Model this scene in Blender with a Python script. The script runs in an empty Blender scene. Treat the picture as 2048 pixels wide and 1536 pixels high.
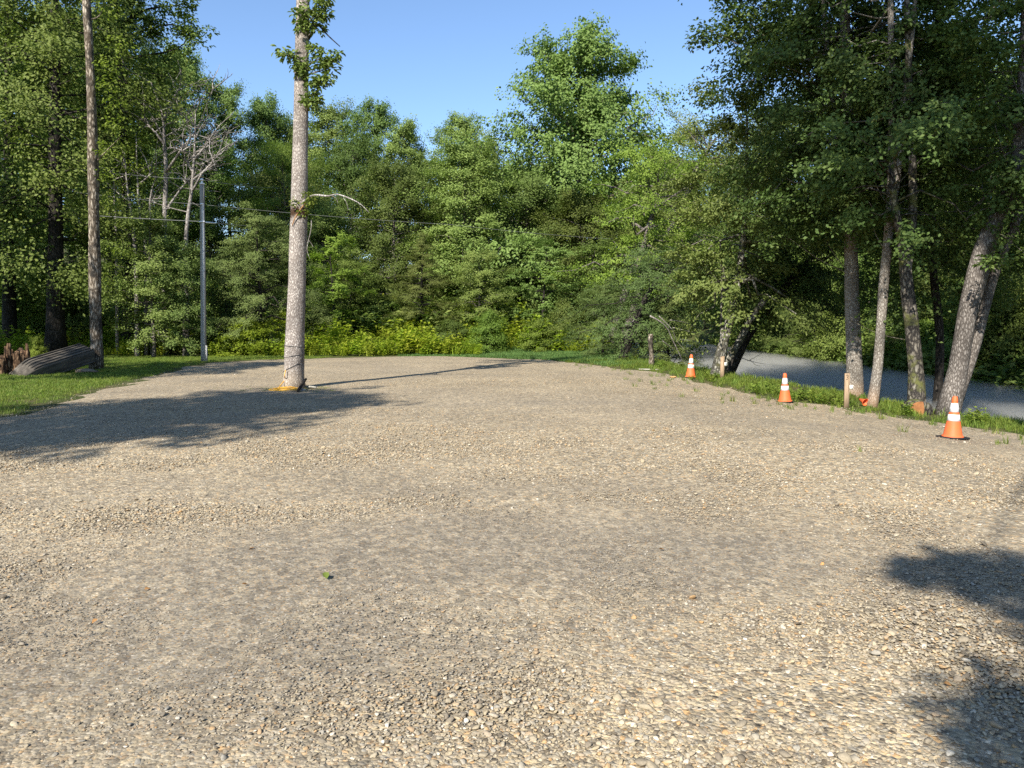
import bpy, math
import numpy as np
from math import radians, sin, cos, pi

SC = bpy.context.scene
COL = SC.collection

# ------------------------------------------------------------------ camera
FPX = 1538.0                     # focal length in pixels of the 2048 px wide photograph
HOR = 640.0                      # horizon row
CAMZ = 1.6
PITCH = math.atan((768 - HOR) / FPX)
cam = bpy.data.cameras.new("camera")
cam.sensor_width = 36.0
cam.lens = FPX / 2048 * 36.0
cam.clip_start = 0.05
cam.clip_end = 2000
cam_o = bpy.data.objects.new("camera", cam)
cam_o.location = (0, 0, CAMZ)
cam_o.rotation_euler = (pi / 2 - PITCH, 0, 0)
COL.objects.link(cam_o)
SC.camera = cam_o

# ------------------------------------------------------------------ sky, sun, exposure
SUN_ELEV = radians(38)
SHADOW_AZ = radians(25)          # shadows fall away from the camera, 25 degrees to the right of +Y
w = bpy.data.worlds.new("World")
SC.world = w
w.use_nodes = True
nt = w.node_tree
bg = nt.nodes["Background"]
sky = nt.nodes.new("ShaderNodeTexSky")
sky.sky_type = 'NISHITA'
sky.sun_disc = False
sky.sun_elevation = SUN_ELEV
sky.sun_rotation = pi + SHADOW_AZ
sky.altitude = 500
sky.air_density = 1.0
sky.dust_density = 0.25
sky.ozone_density = 4.0
nt.links.new(sky.outputs[0], bg.inputs[0])
bg.inputs[1].default_value = 0.115

sun = bpy.data.lights.new("sun", 'SUN')
sun.energy = 5.0
sun.angle = radians(0.55)
sun.color = (1.0, 0.965, 0.90)
sun_o = bpy.data.objects.new("sun", sun)
_ld = np.array([sin(SHADOW_AZ) * cos(SUN_ELEV), cos(SHADOW_AZ) * cos(SUN_ELEV), -sin(SUN_ELEV)])
from mathutils import Vector, Matrix
sun_o.rotation_euler = Vector(_ld).to_track_quat('-Z', 'Y').to_euler()
sun_o.location = (-20, -40, 40)
COL.objects.link(sun_o)

SC.view_settings.view_transform = 'Standard'
SC.view_settings.look = 'None'
SC.view_settings.exposure = 0.95
SC.view_settings.gamma = 1.0
SC.view_settings.use_curve_mapping = False
cy = SC.cycles
cy.max_bounces = 6
cy.diffuse_bounces = 3
cy.glossy_bounces = 2
cy.transmission_bounces = 3
cy.volume_bounces = 1
cy.transparent_max_bounces = 4
cy.sample_clamp_indirect = 6
cy.caustics_reflective = False
cy.caustics_refractive = False
cy.use_denoising = False

# ------------------------------------------------------------------ pixel helpers
_fw = np.array([0, cos(PITCH), -sin(PITCH)])
_up = np.array([0, sin(PITCH), cos(PITCH)])


def ray(u, v):
    return np.array([(u - 1024) / FPX, 0, 0]) + _up * (-(v - 768) / FPX) + _fw


def P(u, v, Y):
    """world point seen at pixel (u, v) at distance Y in front of the camera"""
    d = ray(u, v)
    return np.array([0, 0, CAMZ]) + d * (Y / d[1])


def sstep(a, b, x):
    t = np.clip((x - a) / (b - a), 0, 1)
    return t * t * (3 - 2 * t)


def vnoise(x, y, seed=0):
    """smooth value noise on arrays, range -1..1"""
    x = np.asarray(x, float); y = np.asarray(y, float)
    xi = np.floor(x); yi = np.floor(y)
    xf = x - xi; yf = y - yi
    xf = xf * xf * (3 - 2 * xf); yf = yf * yf * (3 - 2 * yf)

    def hsh(a, b):
        s = np.sin(a * 127.1 + b * 311.7 + seed * 74.7) * 43758.5453
        return (s - np.floor(s)) * 2 - 1
    return ((hsh(xi, yi) * (1 - xf) + hsh(xi + 1, yi) * xf) * (1 - yf)
            + (hsh(xi, yi + 1) * (1 - xf) + hsh(xi + 1, yi + 1) * xf) * yf)


# ------------------------------------------------------------------ terrain
WATER_Z = -1.15


def xb(y):   # near river bank
    return np.interp(y, [-60, 0, 8, 13, 16, 19, 23.4, 26, 30, 36, 45, 60, 80, 140],
                     [14, 12.4, 11.8, 11.0, 10.4, 9.4, 7.3, 6.2, 5.3, 5.2, 5.5, 6.5, 9, 14]) + 0.12 * np.sin(y * 1.3)


def xf(y):   # far river bank
    return np.interp(y, [-60, 10, 26, 45, 60, 83, 140], [18, 17.3, 17.5, 18.0, 18.5, 19.5, 25])


def H(x, y):
    x = np.asarray(x, float); y = np.asarray(y, float)
    s = xb(y) - x
    hb = np.interp(y, [-10, 0, 8, 13.5, 19, 23.4, 28, 36, 200], [-.2, -.25, -.4, -.52, -.48, -.17, 0, .05, .05])
    land = hb * (1 - sstep(0.8, 9, s)) + 0.05 * vnoise(x * .25, y * .25, 3) * sstep(2, 6, np.hypot(x, y) * .3)
    rise = np.clip(y - 36.5, 0, None)
    land = land + np.minimum(0.11 * rise + .55 * sstep(0, 6, rise), 10) * sstep(1, 7, s)
    rise2 = np.clip(-x - 24, 0, None)
    land = land + np.minimum(0.1 * rise2, 6)
    near = land + (-2.0 - land) * sstep(0, 1.9, -s)
    sf = x - xf(y)
    far = -2.0 + 2.3 * sstep(-1.4, 1.4, sf) + np.minimum(0.35 * np.clip(sf - 1, 0, None), 16)
    mid = (xb(y) + xf(y)) * .5
    return np.where(x < mid, near, far)


def Hs(x, y):
    return float(H(np.array([x]), np.array([y]))[0])


def G(u, v):
    """ground point seen at pixel (u, v)"""
    d = ray(u, v)
    ys = np.arange(1.5, 120, 0.02)
    t = ys / d[1]
    pz = CAMZ + d[2] * t
    px = d[0] * t
    hit = np.nonzero(pz <= H(px, ys))[0]
    i = hit[0] if len(hit) else len(ys) - 1
    return np.array([px[i], ys[i], float(H(px[i:i + 1], ys[i:i + 1])[0])])


# ------------------------------------------------------------------ object helpers
def tag(o, label=None, cat=None, group=None, kind=None):
    if label: o["label"] = label
    if cat: o["category"] = cat
    if group: o["group"] = group
    if kind: o["kind"] = kind
    return o


def empty(name, loc, rz=0.0):
    o = bpy.data.objects.new(name, None)
    o.location = loc
    o.rotation_euler = (0, 0, rz)
    o.empty_display_size = 0.2
    COL.objects.link(o)
    return o


class Buf:
    """collects vertices, quads and triangles; one Buf becomes one mesh object"""

    def __init__(self):
        self.v = []; self.q = []; self.t = []; self.n = 0
        self.qv = []; self.tv = []

    def add(self, v, q=None, t=None, var=0.5):
        v = np.asarray(v, float).reshape(-1, 3)
        if q is not None and len(q):
            q = np.asarray(q, int).reshape(-1, 4)
            self.q.append(q + self.n)
            self.qv.append(np.broadcast_to(np.asarray(var, float), (len(q),)))
        if t is not None and len(t):
            t = np.asarray(t, int).reshape(-1, 3)
            self.t.append(t + self.n)
            self.tv.append(np.broadcast_to(np.asarray(var, float), (len(t),)))
        self.v.append(v)
        self.n += len(v)
        return self

    def mesh(self, name, mat, smooth=False, attr=None):
        v = np.concatenate(self.v)
        q = np.concatenate(self.q) if self.q else np.zeros((0, 4), int)
        t = np.concatenate(self.t) if self.t else np.zeros((0, 3), int)
        me = bpy.data.meshes.new(name)
        me.vertices.add(len(v))
        me.vertices.foreach_set("co", v.astype(np.float32).ravel())
        loops = np.concatenate([q.ravel(), t.ravel()]).astype(np.int32)
        me.loops.add(len(loops))
        me.loops.foreach_set("vertex_index", loops)
        nq, ntr = len(q), len(t)
        starts = np.concatenate([np.arange(nq) * 4, nq * 4 + np.arange(ntr) * 3]).astype(np.int32)
        me.polygons.add(nq + ntr)
        me.polygons.foreach_set("loop_start", starts)
        if smooth:
            me.polygons.foreach_set("use_smooth", np.ones(nq + ntr, bool))
        me.update(calc_edges=True)
        me.validate()
        var = np.concatenate([*(self.qv or []), *(self.tv or [])]).astype(np.float32)
        if len(var) == len(me.polygons):
            a = me.attributes.new("var", 'FLOAT', 'FACE')
            a.data.foreach_set("value", var)
        if attr is not None:
            for k, arr in attr.items():
                a = me.attributes.new(k, 'FLOAT', 'POINT')
                a.data.foreach_set("value", np.asarray(arr, np.float32))
        if mat: me.materials.append(mat)
        return me

    def obj(self, name, mat, parent=None, smooth=False, attr=None):
        o = bpy.data.objects.new(name, self.mesh(name, mat, smooth, attr))
        COL.objects.link(o)
        if parent is not None: o.parent = parent
        return o


def copy_tree(o, parent=None):
    c = o.copy()
    COL.objects.link(c)
    c.parent = parent
    for ch in list(o.children):
        copy_tree(ch, c)
    return c


def norm(a):
    a = np.asarray(a, float)
    return a / np.maximum(np.linalg.norm(a, axis=-1, keepdims=True), 1e-9)


def spline(pts, n):
    """Catmull-Rom through the points, n samples"""
    p = np.asarray(pts, float)
    if len(p) < 3:
        t = np.linspace(0, 1, n)[:, None]
        return p[0] * (1 - t) + p[-1] * t
    e = np.vstack([2 * p[0] - p[1], p, 2 * p[-1] - p[-2]])
    out = []
    for s in np.linspace(0, len(p) - 1 - 1e-9, n):
        i = int(s); f = s - i
        a, b, c, d = e[i], e[i + 1], e[i + 2], e[i + 3]
        out.append(.5 * ((2 * b) + (-a + c) * f + (2 * a - 5 * b + 4 * c - d) * f * f + (-a + 3 * b - 3 * c + d) * f ** 3))
    return np.array(out)


def tube(pts, rad, sides=8, rough=0.0, seed=0, cap=True, flat=None):
    pts = np.asarray(pts, float); n = len(pts)
    rad = np.broadcast_to(np.asarray(rad, float), (n,))
    T = norm(np.gradient(pts, axis=0))
    ref = np.array([0, 0, 1.0]) if abs(T[0][2]) < .9 else np.array([1.0, 0, 0])
    u = norm(np.cross(T[0], ref))
    rg = np.random.default_rng(seed)
    ph = np.linspace(0, 2 * pi, sides, endpoint=False)
    V = []
    lump = rg.normal(0, 1, (n, sides)) * rough
    for k in range(2):
        lump = (lump + np.roll(lump, 1, 1) * .5 + np.roll(lump, 1, 0) * .5) / 1.6
    for i in range(n):
        u = norm(u - T[i] * np.dot(u, T[i]))
        wv = np.cross(T[i], u)
        r = rad[i] * (1 + lump[i])
        V.append(pts[i] + (np.cos(ph) * r)[:, None] * u + (np.sin(ph) * r)[:, None] * wv)
    V = np.concatenate(V)
    i, j = np.meshgrid(np.arange(n - 1), np.arange(sides), indexing='ij')
    a = i * sides + j; b = i * sides + (j + 1) % sides
    q = np.stack([a, b, b + sides, a + sides], -1).reshape(-1, 4)
    t = []
    if cap:
        V = np.vstack([V, pts[0], pts[-1]])
        k0, k1 = n * sides, n * sides + 1
        for j in range(sides):
            t.append((k0, (j + 1) % sides, j))
            t.append((k1, (n - 1) * sides + j, (n - 1) * sides + (j + 1) % sides))
    return V, q, t


def box(cx, cy_, cz, sx, sy, sz):
    x, y, z = sx / 2, sy / 2, sz / 2
    v = np.array([[-x, -y, -z], [x, -y, -z], [x, y, -z], [-x, y, -z], [-x, -y, z], [x, -y, z], [x, y, z], [-x, y, z]])
    q = [[0, 3, 2, 1], [4, 5, 6, 7], [0, 1, 5, 4], [1, 2, 6, 5], [2, 3, 7, 6], [3, 0, 4, 7]]
    return v + np.array([cx, cy_, cz]), q


def lathe(prof, sides=24, square=0):
    prof = np.asarray(prof, float)
    ph = np.linspace(0, 2 * pi, sides, endpoint=False)
    V = np.array([[r * cos(a), r * sin(a), z] for r, z in prof for a in ph])
    q = []
    for i in range(len(prof) - 1):
        for j in range(sides):
            q.append([i * sides + j, i * sides + (j + 1) % sides, (i + 1) * sides + (j + 1) % sides, (i + 1) * sides + j])
    return V, q


def leaf_tris(pos, nrm, dirv, L, W, fold=0.25, hexa=False):
    """leaf blades folded along the midrib"""
    n = len(pos)
    nrm = norm(nrm)
    dirv = norm(dirv - nrm * np.sum(dirv * nrm, -1, keepdims=True))
    side = np.cross(nrm, dirv)
    L = np.broadcast_to(L, (n,))[:, None]; W = np.broadcast_to(W, (n,))[:, None]
    up = nrm * W * fold
    if not hexa:
        a = pos; tip = pos + dirv * L
        l = pos + dirv * L * .45 + side * W * .5 + up
        r = pos + dirv * L * .45 - side * W * .5 + up
        V = np.stack([a, l, tip, r], 1).reshape(-1, 3)
        b = np.arange(n)[:, None] * 4
        T = np.concatenate([b + [0, 2, 1], b + [0, 3, 2]], 1).reshape(-1, 3)
        return V, T, 2
    a = pos; tip = pos + dirv * L - nrm * L * .12
    l1 = pos + dirv * L * .22 + side * W * .42 + up; r1 = pos + dirv * L * .22 - side * W * .42 + up
    l2 = pos + dirv * L * .62 + side * W * .46 + up * .8; r2 = pos + dirv * L * .62 - side * W * .46 + up * .8
    V = np.stack([a, l1, l2, tip, r2, r1], 1).reshape(-1, 3)
    b = np.arange(n)[:, None] * 6
    T = np.concatenate([b + [0, 2, 1], b + [0, 3, 2], b + [0, 4, 3], b + [0, 5, 4]], 1).reshape(-1, 3)
    return V, T, 4


# ------------------------------------------------------------------ materials
def mat_new(name):
    m = bpy.data.materials.new(name)
    m.use_nodes = True
    nt = m.node_tree
    return m, nt, nt.nodes["Principled BSDF"], nt.nodes["Material Output"]


def N(nt, typ, **kw):
    n = nt.nodes.new(typ)
    for k, v in kw.items():
        setattr(n, k, v)
    return n


def ramp(nt, stops, interp='LINEAR'):
    r = N(nt, "ShaderNodeValToRGB")
    e = r.color_ramp.elements
    r.color_ramp.interpolation = interp
    while len(e) < len(stops):
        e.new(0.5)
    for el, (p, c) in zip(e, stops):
        el.position = p
        el.color = (*c, 1)
    return r


def mixc(nt, fac, a, b, blend='MIX'):
    m = N(nt, "ShaderNodeMix", data_type='RGBA', blend_type=blend)
    for sock, val in ((m.inputs[0], fac), (m.inputs[6], a), (m.inputs[7], b)):
        if isinstance(val, (int, float)): sock.default_value = val
        elif isinstance(val, tuple): sock.default_value = (*val, 1)
        else: nt.links.new(val, sock)
    return m.outputs[2]


def math_n(nt, op, a, b=None, clamp=False):
    m = N(nt, "ShaderNodeMath", operation=op, use_clamp=clamp)
    for i, val in enumerate((a, b)):
        if val is None: continue
        if isinstance(val, (int, float)): m.inputs[i].default_value = val
        else: nt.links.new(val, m.inputs[i])
    return m.outputs[0]


def noise(nt, vec, scale, detail=3, rough=.5):
    n = N(nt, "ShaderNodeTexNoise")
    n.inputs["Scale"].default_value = scale
    n.inputs["Detail"].default_value = detail
    n.inputs["Roughness"].default_value = rough
    if vec is not None: nt.links.new(vec, n.inputs["Vector"])
    return n


def mapping(nt, vec, scale):
    m = N(nt, "ShaderNodeMapping")
    m.inputs["Scale"].default_value = scale
    nt.links.new(vec, m.inputs["Vector"])
    return m.outputs[0]


def leaf_mat(name, cols, trans=0.3, hue_rand=0.02, val_rand=0.25, rough=.6, spec=.18):
    """cols: dark, mid, light leaf colours; each leaf picks one by its own 'var' attribute"""
    m, nt, pb, out = mat_new(name)
    at = N(nt, "ShaderNodeAttribute", attribute_name="var")
    oi = N(nt, "ShaderNodeObjectInfo")
    r = ramp(nt, [(0.0, cols[0]), (0.5, cols[1]), (1.0, cols[2])])
    nt.links.new(at.outputs["Fac"], r.inputs[0])
    hs = N(nt, "ShaderNodeHueSaturation")
    nt.links.new(r.outputs[0], hs.inputs["Color"])
    hr = N(nt, "ShaderNodeMapRange"); hr.inputs[3].default_value = .5 - hue_rand; hr.inputs[4].default_value = .5 + hue_rand
    nt.links.new(oi.outputs["Random"], hr.inputs[0]); nt.links.new(hr.outputs[0], hs.inputs["Hue"])
    frac = math_n(nt, 'FRACT', math_n(nt, 'MULTIPLY', oi.outputs["Random"], 7.31))
    vr = N(nt, "ShaderNodeMapRange"); vr.inputs[3].default_value = 1 - val_rand; vr.inputs[4].default_value = 1 + val_rand
    nt.links.new(frac, vr.inputs[0]); nt.links.new(vr.outputs[0], hs.inputs["Value"])
    nt.links.new(hs.outputs[0], pb.inputs["Base Color"])
    pb.inputs["Roughness"].default_value = rough
    pb.inputs["Specular IOR Level"].default_value = spec
    tr = N(nt, "ShaderNodeBsdfTranslucent")
    tc = mixc(nt, .5, hs.outputs[0], (0.75, 1.0, 0.25), 'MULTIPLY')
    tb = N(nt, "ShaderNodeVectorMath", operation='SCALE'); tb.inputs[3].default_value = 1.6
    nt.links.new(tc, tb.inputs[0]); nt.links.new(tb.outputs[0], tr.inputs[0])
    mx = N(nt, "ShaderNodeMixShader"); mx.inputs[0].default_value = trans
    nt.links.new(pb.outputs[0], mx.inputs[1]); nt.links.new(tr.outputs[0], mx.inputs[2])
    nt.links.new(mx.outputs[0], out.inputs[0])
    return m


def bark_mat(name, dark, mid, light, scale=9.0, stretch=.22, bump=.6, mud=None, moss=None, band=None):
    m, nt, pb, out = mat_new(name)
    ge = N(nt, "ShaderNodeNewGeometry")
    v = mapping(nt, ge.outputs["Position"], (scale, scale, scale * stretch))
    n1 = noise(nt, v, 1.6, 6, .65)
    vo = N(nt, "ShaderNodeTexVoronoi", feature='DISTANCE_TO_EDGE'); vo.inputs["Scale"].default_value = 1.9
    wv = N(nt, "ShaderNodeVectorMath", operation='ADD')
    nt.links.new(v, wv.inputs[0]); nt.links.new(n1.outputs["Color"], wv.inputs[1])
    nt.links.new(wv.outputs[0], vo.inputs["Vector"])
    crack = math_n(nt, 'MULTIPLY', vo.outputs["Distance"], 3.2, True)
    h = math_n(nt, 'MULTIPLY', crack, n1.outputs["Fac"])
    r = ramp(nt, [(0.08, dark), (0.38, mid), (0.7, light)])
    nt.links.new(h, r.inputs[0])
    colr = r.outputs[0]
    n2 = noise(nt, ge.outputs["Position"], 1.7, 4)
    n2b = ramp(nt, [(.3, (.62, .62, .62)), (.7, (1.2, 1.2, 1.2))]); nt.links.new(n2.outputs["Fac"], n2b.inputs[0])
    colr = mixc(nt, 1.0, colr, n2b.outputs[0], 'MULTIPLY')
    sep = N(nt, "ShaderNodeSeparateXYZ"); nt.links.new(ge.outputs["Position"], sep.inputs[0])
    if moss:
        n3 = noise(nt, ge.outputs["Position"], 3.1, 5, .6)
        rr = ramp(nt, [(.5, (0, 0, 0)), (.62, (1, 1, 1))]); nt.links.new(n3.outputs["Fac"], rr.inputs[0])
        colr = mixc(nt, rr.outputs[0], colr, moss)
    if mud:          # flood mud left on the lowest part of the trunk: (colour, top height)
        mc, z0 = mud
        f = math_n(nt, 'ADD', math_n(nt, 'MULTIPLY', math_n(nt, 'SUBTRACT', z0, sep.outputs[2]), 1.6), math_n(nt, 'SUBTRACT', n2.outputs["Fac"], .5), True)
        colr = mixc(nt, math_n(nt, 'MULTIPLY', f, .55), colr, mc)
    if band:         # an old wound with torn dark bark: (colour, centre z, half height)
        bc, zc, hw = band
        dz = math_n(nt, 'ABSOLUTE', math_n(nt, 'SUBTRACT', sep.outputs[2], zc))
        f = math_n(nt, 'SUBTRACT', hw, dz)
        f = math_n(nt, 'ADD', math_n(nt, 'MULTIPLY', f, 9.0), math_n(nt, 'MULTIPLY', math_n(nt, 'SUBTRACT', n1.outputs["Fac"], .5), 4.0), True)
        colr = mixc(nt, f, colr, bc)
    nt.links.new(colr, pb.inputs["Base Color"])
    pb.inputs["Roughness"].default_value = .9
    pb.inputs["Specular IOR Level"].default_value = .15
    b = N(nt, "ShaderNodeBump"); b.inputs["Strength"].default_value = bump; b.inputs["Distance"].default_value = .03
    nt.links.new(h, b.inputs["Height"]); nt.links.new(b.outputs[0], pb.inputs["Normal"])
    return m


def plain_mat(name, col, rough=.6, spec=.3, vary=.12, scale=12.0, metal=0.0, col2=None, bump=0.0, stretch=(1, 1, 1)):
    m, nt, pb, out = mat_new(name)
    tcn = N(nt, "ShaderNodeTexCoord")
    n1 = noise(nt, mapping(nt, tcn.outputs["Object"], stretch), scale, 5, .6)
    c2 = col2 if col2 else tuple(c * (1 - vary * 2.2) for c in col)
    c3 = tuple(min(1, c * (1 + vary)) for c in col)
    r = ramp(nt, [(.3, c2), (.6, col), (.8, c3)])
    nt.links.new(n1.outputs["Fac"], r.inputs[0])
    nt.links.new(r.outputs[0], pb.inputs["Base Color"])
    pb.inputs["Roughness"].default_value = rough
    pb.inputs["Specular IOR Level"].default_value = spec
    pb.inputs["Metallic"].default_value = metal
    if bump:
        b = N(nt, "ShaderNodeBump"); b.inputs["Strength"].default_value = bump; b.inputs["Distance"].default_value = .02
        nt.links.new(n1.outputs["Fac"], b.inputs["Height"]); nt.links.new(b.outputs[0], pb.inputs["Normal"])
    return m


STONE_STOPS = [(0.0, (.13, .11, .085)), (.12, (.22, .19, .15)), (.30, (.31, .27, .205)), (.45, (.37, .31, .215)),
               (.58, (.29, .275, .245)), (.70, (.41, .345, .24)), (.80, (.34, .315, .27)), (.89, (.42, .275, .14)),
               (.95, (.46, .40, .30)), (1.0, (.62, .57, .49))]


def gravel_mat():
    m, nt, pb, out = mat_new("gravel")
    ge = N(nt, "ShaderNodeNewGeometry")
    pos = ge.outputs["Position"]
    at = N(nt, "ShaderNodeAttribute", attribute_name="fine")
    wob = noise(nt, pos, 30, 2)
    add = N(nt, "ShaderNodeVectorMath", operation='MULTIPLY_ADD')
    nt.links.new(wob.outputs["Color"], add.inputs[0]); add.inputs[1].default_value = (.02, .02, .02)
    nt.links.new(pos, add.inputs[2])

    def layer(scale):
        vo = N(nt, "ShaderNodeTexVoronoi"); vo.inputs["Scale"].default_value = scale
        vo.inputs["Randomness"].default_value = 1
        nt.links.new(add.outputs[0], vo.inputs["Vector"])
        sp = N(nt, "ShaderNodeSeparateColor"); nt.links.new(vo.outputs["Color"], sp.inputs[0])
        r = ramp(nt, STONE_STOPS); nt.links.new(sp.outputs[0], r.inputs[0])
        return vo, r.outputs[0]
    v1, c1 = layer(44)
    v2, c2 = layer(95)
    fin = at.outputs["Fac"]
    col_ = mixc(nt, math_n(nt, 'MULTIPLY', fin, .85, True), c1, c2)
    # dark joints between stones
    edge = math_n(nt, 'POWER', math_n(nt, 'MULTIPLY', v1.outputs["Distance"], 1.0), 2.0)
    big = noise(nt, pos, .45, 4, .6)
    # fine dust: greyer and a little darker where the lot is packed
    dust = ramp(nt, [(.0, (.98, .92, .81)), (1, (.70, .68, .65))]); nt.links.new(fin, dust.inputs[0])
    col_ = mixc(nt, 1.0, col_, dust.outputs[0], 'MULTIPLY')
    bg_ = ramp(nt, [(.3, (.86, .85, .84)), (.7, (1.14, 1.12, 1.08))]); nt.links.new(big.outputs["Fac"], bg_.inputs[0])
    col_ = mixc(nt, 1.0, col_, bg_.outputs[0], 'MULTIPLY')
    med = noise(nt, pos, 3.2, 4, .7)
    mr = ramp(nt, [(.3, (.92, .92, .93)), (.7, (1.08, 1.08, 1.06))]); nt.links.new(med.outputs["Fac"], mr.inputs[0])
    col_ = mixc(nt, 1.0, col_, mr.outputs[0], 'MULTIPLY')
    v3, c3 = layer(21)
    s3 = N(nt, "ShaderNodeSeparateColor"); nt.links.new(v3.outputs["Color"], s3.inputs[0])
    g3 = ramp(nt, [(0, (.66, .66, .67)), (.5, (1.0, 1.0, 1.0)), (1, (1.42, 1.39, 1.33))]); nt.links.new(s3.outputs[1], g3.inputs[0])
    col_ = mixc(nt, .8, col_, mixc(nt, 1.0, col_, g3.outputs[0], 'MULTIPLY'))
    nt.links.new(col_, pb.inputs["Base Color"])
    pb.inputs["Roughness"].default_value = .9
    pb.inputs["Specular IOR Level"].default_value = .2
    hh = math_n(nt, 'SUBTRACT', 1.0, math_n(nt, 'MULTIPLY', v1.outputs["Distance"], 1.1))
    sp1 = N(nt, "ShaderNodeSeparateColor"); nt.links.new(v1.outputs["Color"], sp1.inputs[0])
    hh = math_n(nt, 'ADD', hh, math_n(nt, 'MULTIPLY', sp1.outputs[1], .6))
    hh = math_n(nt, 'ADD', hh, math_n(nt, 'MULTIPLY', v2.outputs["Distance"], -.3))
    b = N(nt, "ShaderNodeBump"); b.inputs["Distance"].default_value = .012
    nt.links.new(math_n(nt, 'SUBTRACT', .9, math_n(nt, 'MULTIPLY', fin, .6)), b.inputs["Strength"])
    nt.links.new(hh, b.inputs["Height"]); nt.links.new(b.outputs[0], pb.inputs["Normal"])
    return m


def stone_mat():
    m, nt, pb, out = mat_new("loose_stone")
    oi = N(nt, "ShaderNodeObjectInfo")
    r = ramp(nt, STONE_STOPS); nt.links.new(oi.outputs["Random"], r.inputs[0])
    at = N(nt, "ShaderNodeAttribute", attribute_name="fine", attribute_type='INSTANCER')
    dust = ramp(nt, [(.0, (.98, .92, .81)), (1, (.70, .68, .65))]); nt.links.new(at.outputs["Fac"], dust.inputs[0])
    ge = N(nt, "ShaderNodeNewGeometry")
    n1 = noise(nt, ge.outputs["Position"], 130, 4, .6)
    g = ramp(nt, [(.3, (.78, .78, .78)), (.7, (1.15, 1.15, 1.15))]); nt.links.new(n1.outputs["Fac"], g.inputs[0])
    c = mixc(nt, 1.0, r.outputs[0], dust.outputs[0], 'MULTIPLY')
    c = mixc(nt, 1.0, c, g.outputs[0], 'MULTIPLY')
    nt.links.new(c, pb.inputs["Base Color"])
    pb.inputs["Roughness"].default_value = .85
    pb.inputs["Specular IOR Level"].default_value = .25
    return m


def soil_mat():
    m, nt, pb, out = mat_new("soil_and_thatch")
    ge = N(nt, "ShaderNodeNewGeometry")
    n1 = noise(nt, ge.outputs["Position"], 1.3, 5, .65)
    n2 = noise(nt, ge.outputs["Position"], 24, 4, .7)
    r1 = ramp(nt, [(.3, (.055, .07, .018)), (.5, (.075, .085, .028)), (.66, (.13, .10, .055))])
    nt.links.new(n1.outputs["Fac"], r1.inputs[0])
    r2 = ramp(nt, [(.3, (.55, .55, .5)), (.7, (1.3, 1.3, 1.2))]); nt.links.new(n2.outputs["Fac"], r2.inputs[0])
    nt.links.new(mixc(nt, 1.0, r1.outputs[0], r2.outputs[0], 'MULTIPLY'), pb.inputs["Base Color"])
    pb.inputs["Roughness"].default_value = .95
    pb.inputs["Specular IOR Level"].default_value = .1
    b = N(nt, "ShaderNodeBump"); b.inputs["Strength"].default_value = .7; b.inputs["Distance"].default_value = .05
    nt.links.new(n2.outputs["Fac"], b.inputs["Height"]); nt.links.new(b.outputs[0], pb.inputs["Normal"])
    return m


def water_mat():
    m, nt, pb, out = mat_new("river_water")
    ge = N(nt, "ShaderNodeNewGeometry")
    n1 = noise(nt, mapping(nt, ge.outputs["Position"], (2.2, .9, 1)), 1.0, 4, .55)
    pb.inputs["Base Color"].default_value = (.11, .112, .095, 1)
    pb.inputs["Roughness"].default_value = .16
    pb.inputs["IOR"].default_value = 1.33
    b = N(nt, "ShaderNodeBump"); b.inputs["Strength"].default_value = .35; b.inputs["Distance"].default_value = .06
    nt.links.new(n1.outputs["Fac"], b.inputs["Height"]); nt.links.new(b.outputs[0], pb.inputs["Normal"])
    return m


M = {}
M['gravel'] = gravel_mat()
M['stone'] = stone_mat()
M['soil'] = soil_mat()
M['water'] = water_mat()
# leaf colours: dark, mid, light
M['leaf_poplar'] = leaf_mat('leaf_poplar', [(0.101, 0.138, 0.034), (0.155, 0.204, 0.048), (0.242, 0.300, 0.084)])
M['leaf_deep'] = leaf_mat('leaf_deep', [(0.071, 0.103, 0.021), (0.110, 0.155, 0.031), (0.180, 0.224, 0.054)])
M['leaf_bright'] = leaf_mat('leaf_bright', [(.112, .155, .022), (.168, .222, .034), (.235, .29, .052)], trans=.38)
M['leaf_olive'] = leaf_mat('leaf_olive', [(.095, .128, .03), (.145, .185, .045), (.22, .25, .072)])
M['leaf_hemlock'] = leaf_mat('leaf_hemlock', [(.08, .112, .03), (.12, .16, .042), (.18, .215, .066)], trans=.2)
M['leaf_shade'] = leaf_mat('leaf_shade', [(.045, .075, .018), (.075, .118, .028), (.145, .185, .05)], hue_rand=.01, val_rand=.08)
M['leaf_weed'] = leaf_mat('leaf_weed', [(.17, .21, .016), (.24, .295, .024), (.31, .35, .04)], trans=.4)
M['grass'] = leaf_mat('grass_blade', [(.10, .145, .02), (.16, .215, .032), (.24, .28, .06)], trans=.35, rough=.6, spec=.2)
M['grass_cool'] = leaf_mat('grass_cool', [(.07, .13, .03), (.105, .18, .045), (.15, .23, .06)], trans=.3, rough=.6, spec=.2)
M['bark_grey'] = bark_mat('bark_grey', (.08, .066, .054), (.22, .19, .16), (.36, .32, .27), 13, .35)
M['bark_main'] = bark_mat('bark_main', (.19, .155, .13), (.46, .40, .34), (.65, .59, .51), 18, .38, .6, mud=((.46, .35, .22), .55), band=((.055, .03, .016), 4.1, .17))
M['bark_river'] = bark_mat('bark_river', (.14, .115, .09), (.35, .31, .255), (.52, .475, .40), 17, .40, .6, mud=((.38, .22, .11), .15))
M['bark_blotch'] = bark_mat('bark_blotch', (.035, .03, .026), (.17, .145, .11), (.34, .31, .25), 6, .5, .7, moss=(.12, .12, .04))
M['bark_dark'] = bark_mat('bark_dark', (.018, .015, .012), (.05, .042, .034), (.10, .085, .068), 10)
M['bark_dead'] = bark_mat('bark_dead', (.16, .135, .115), (.38, .345, .305), (.58, .55, .50), 12, .3, .4)
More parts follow.
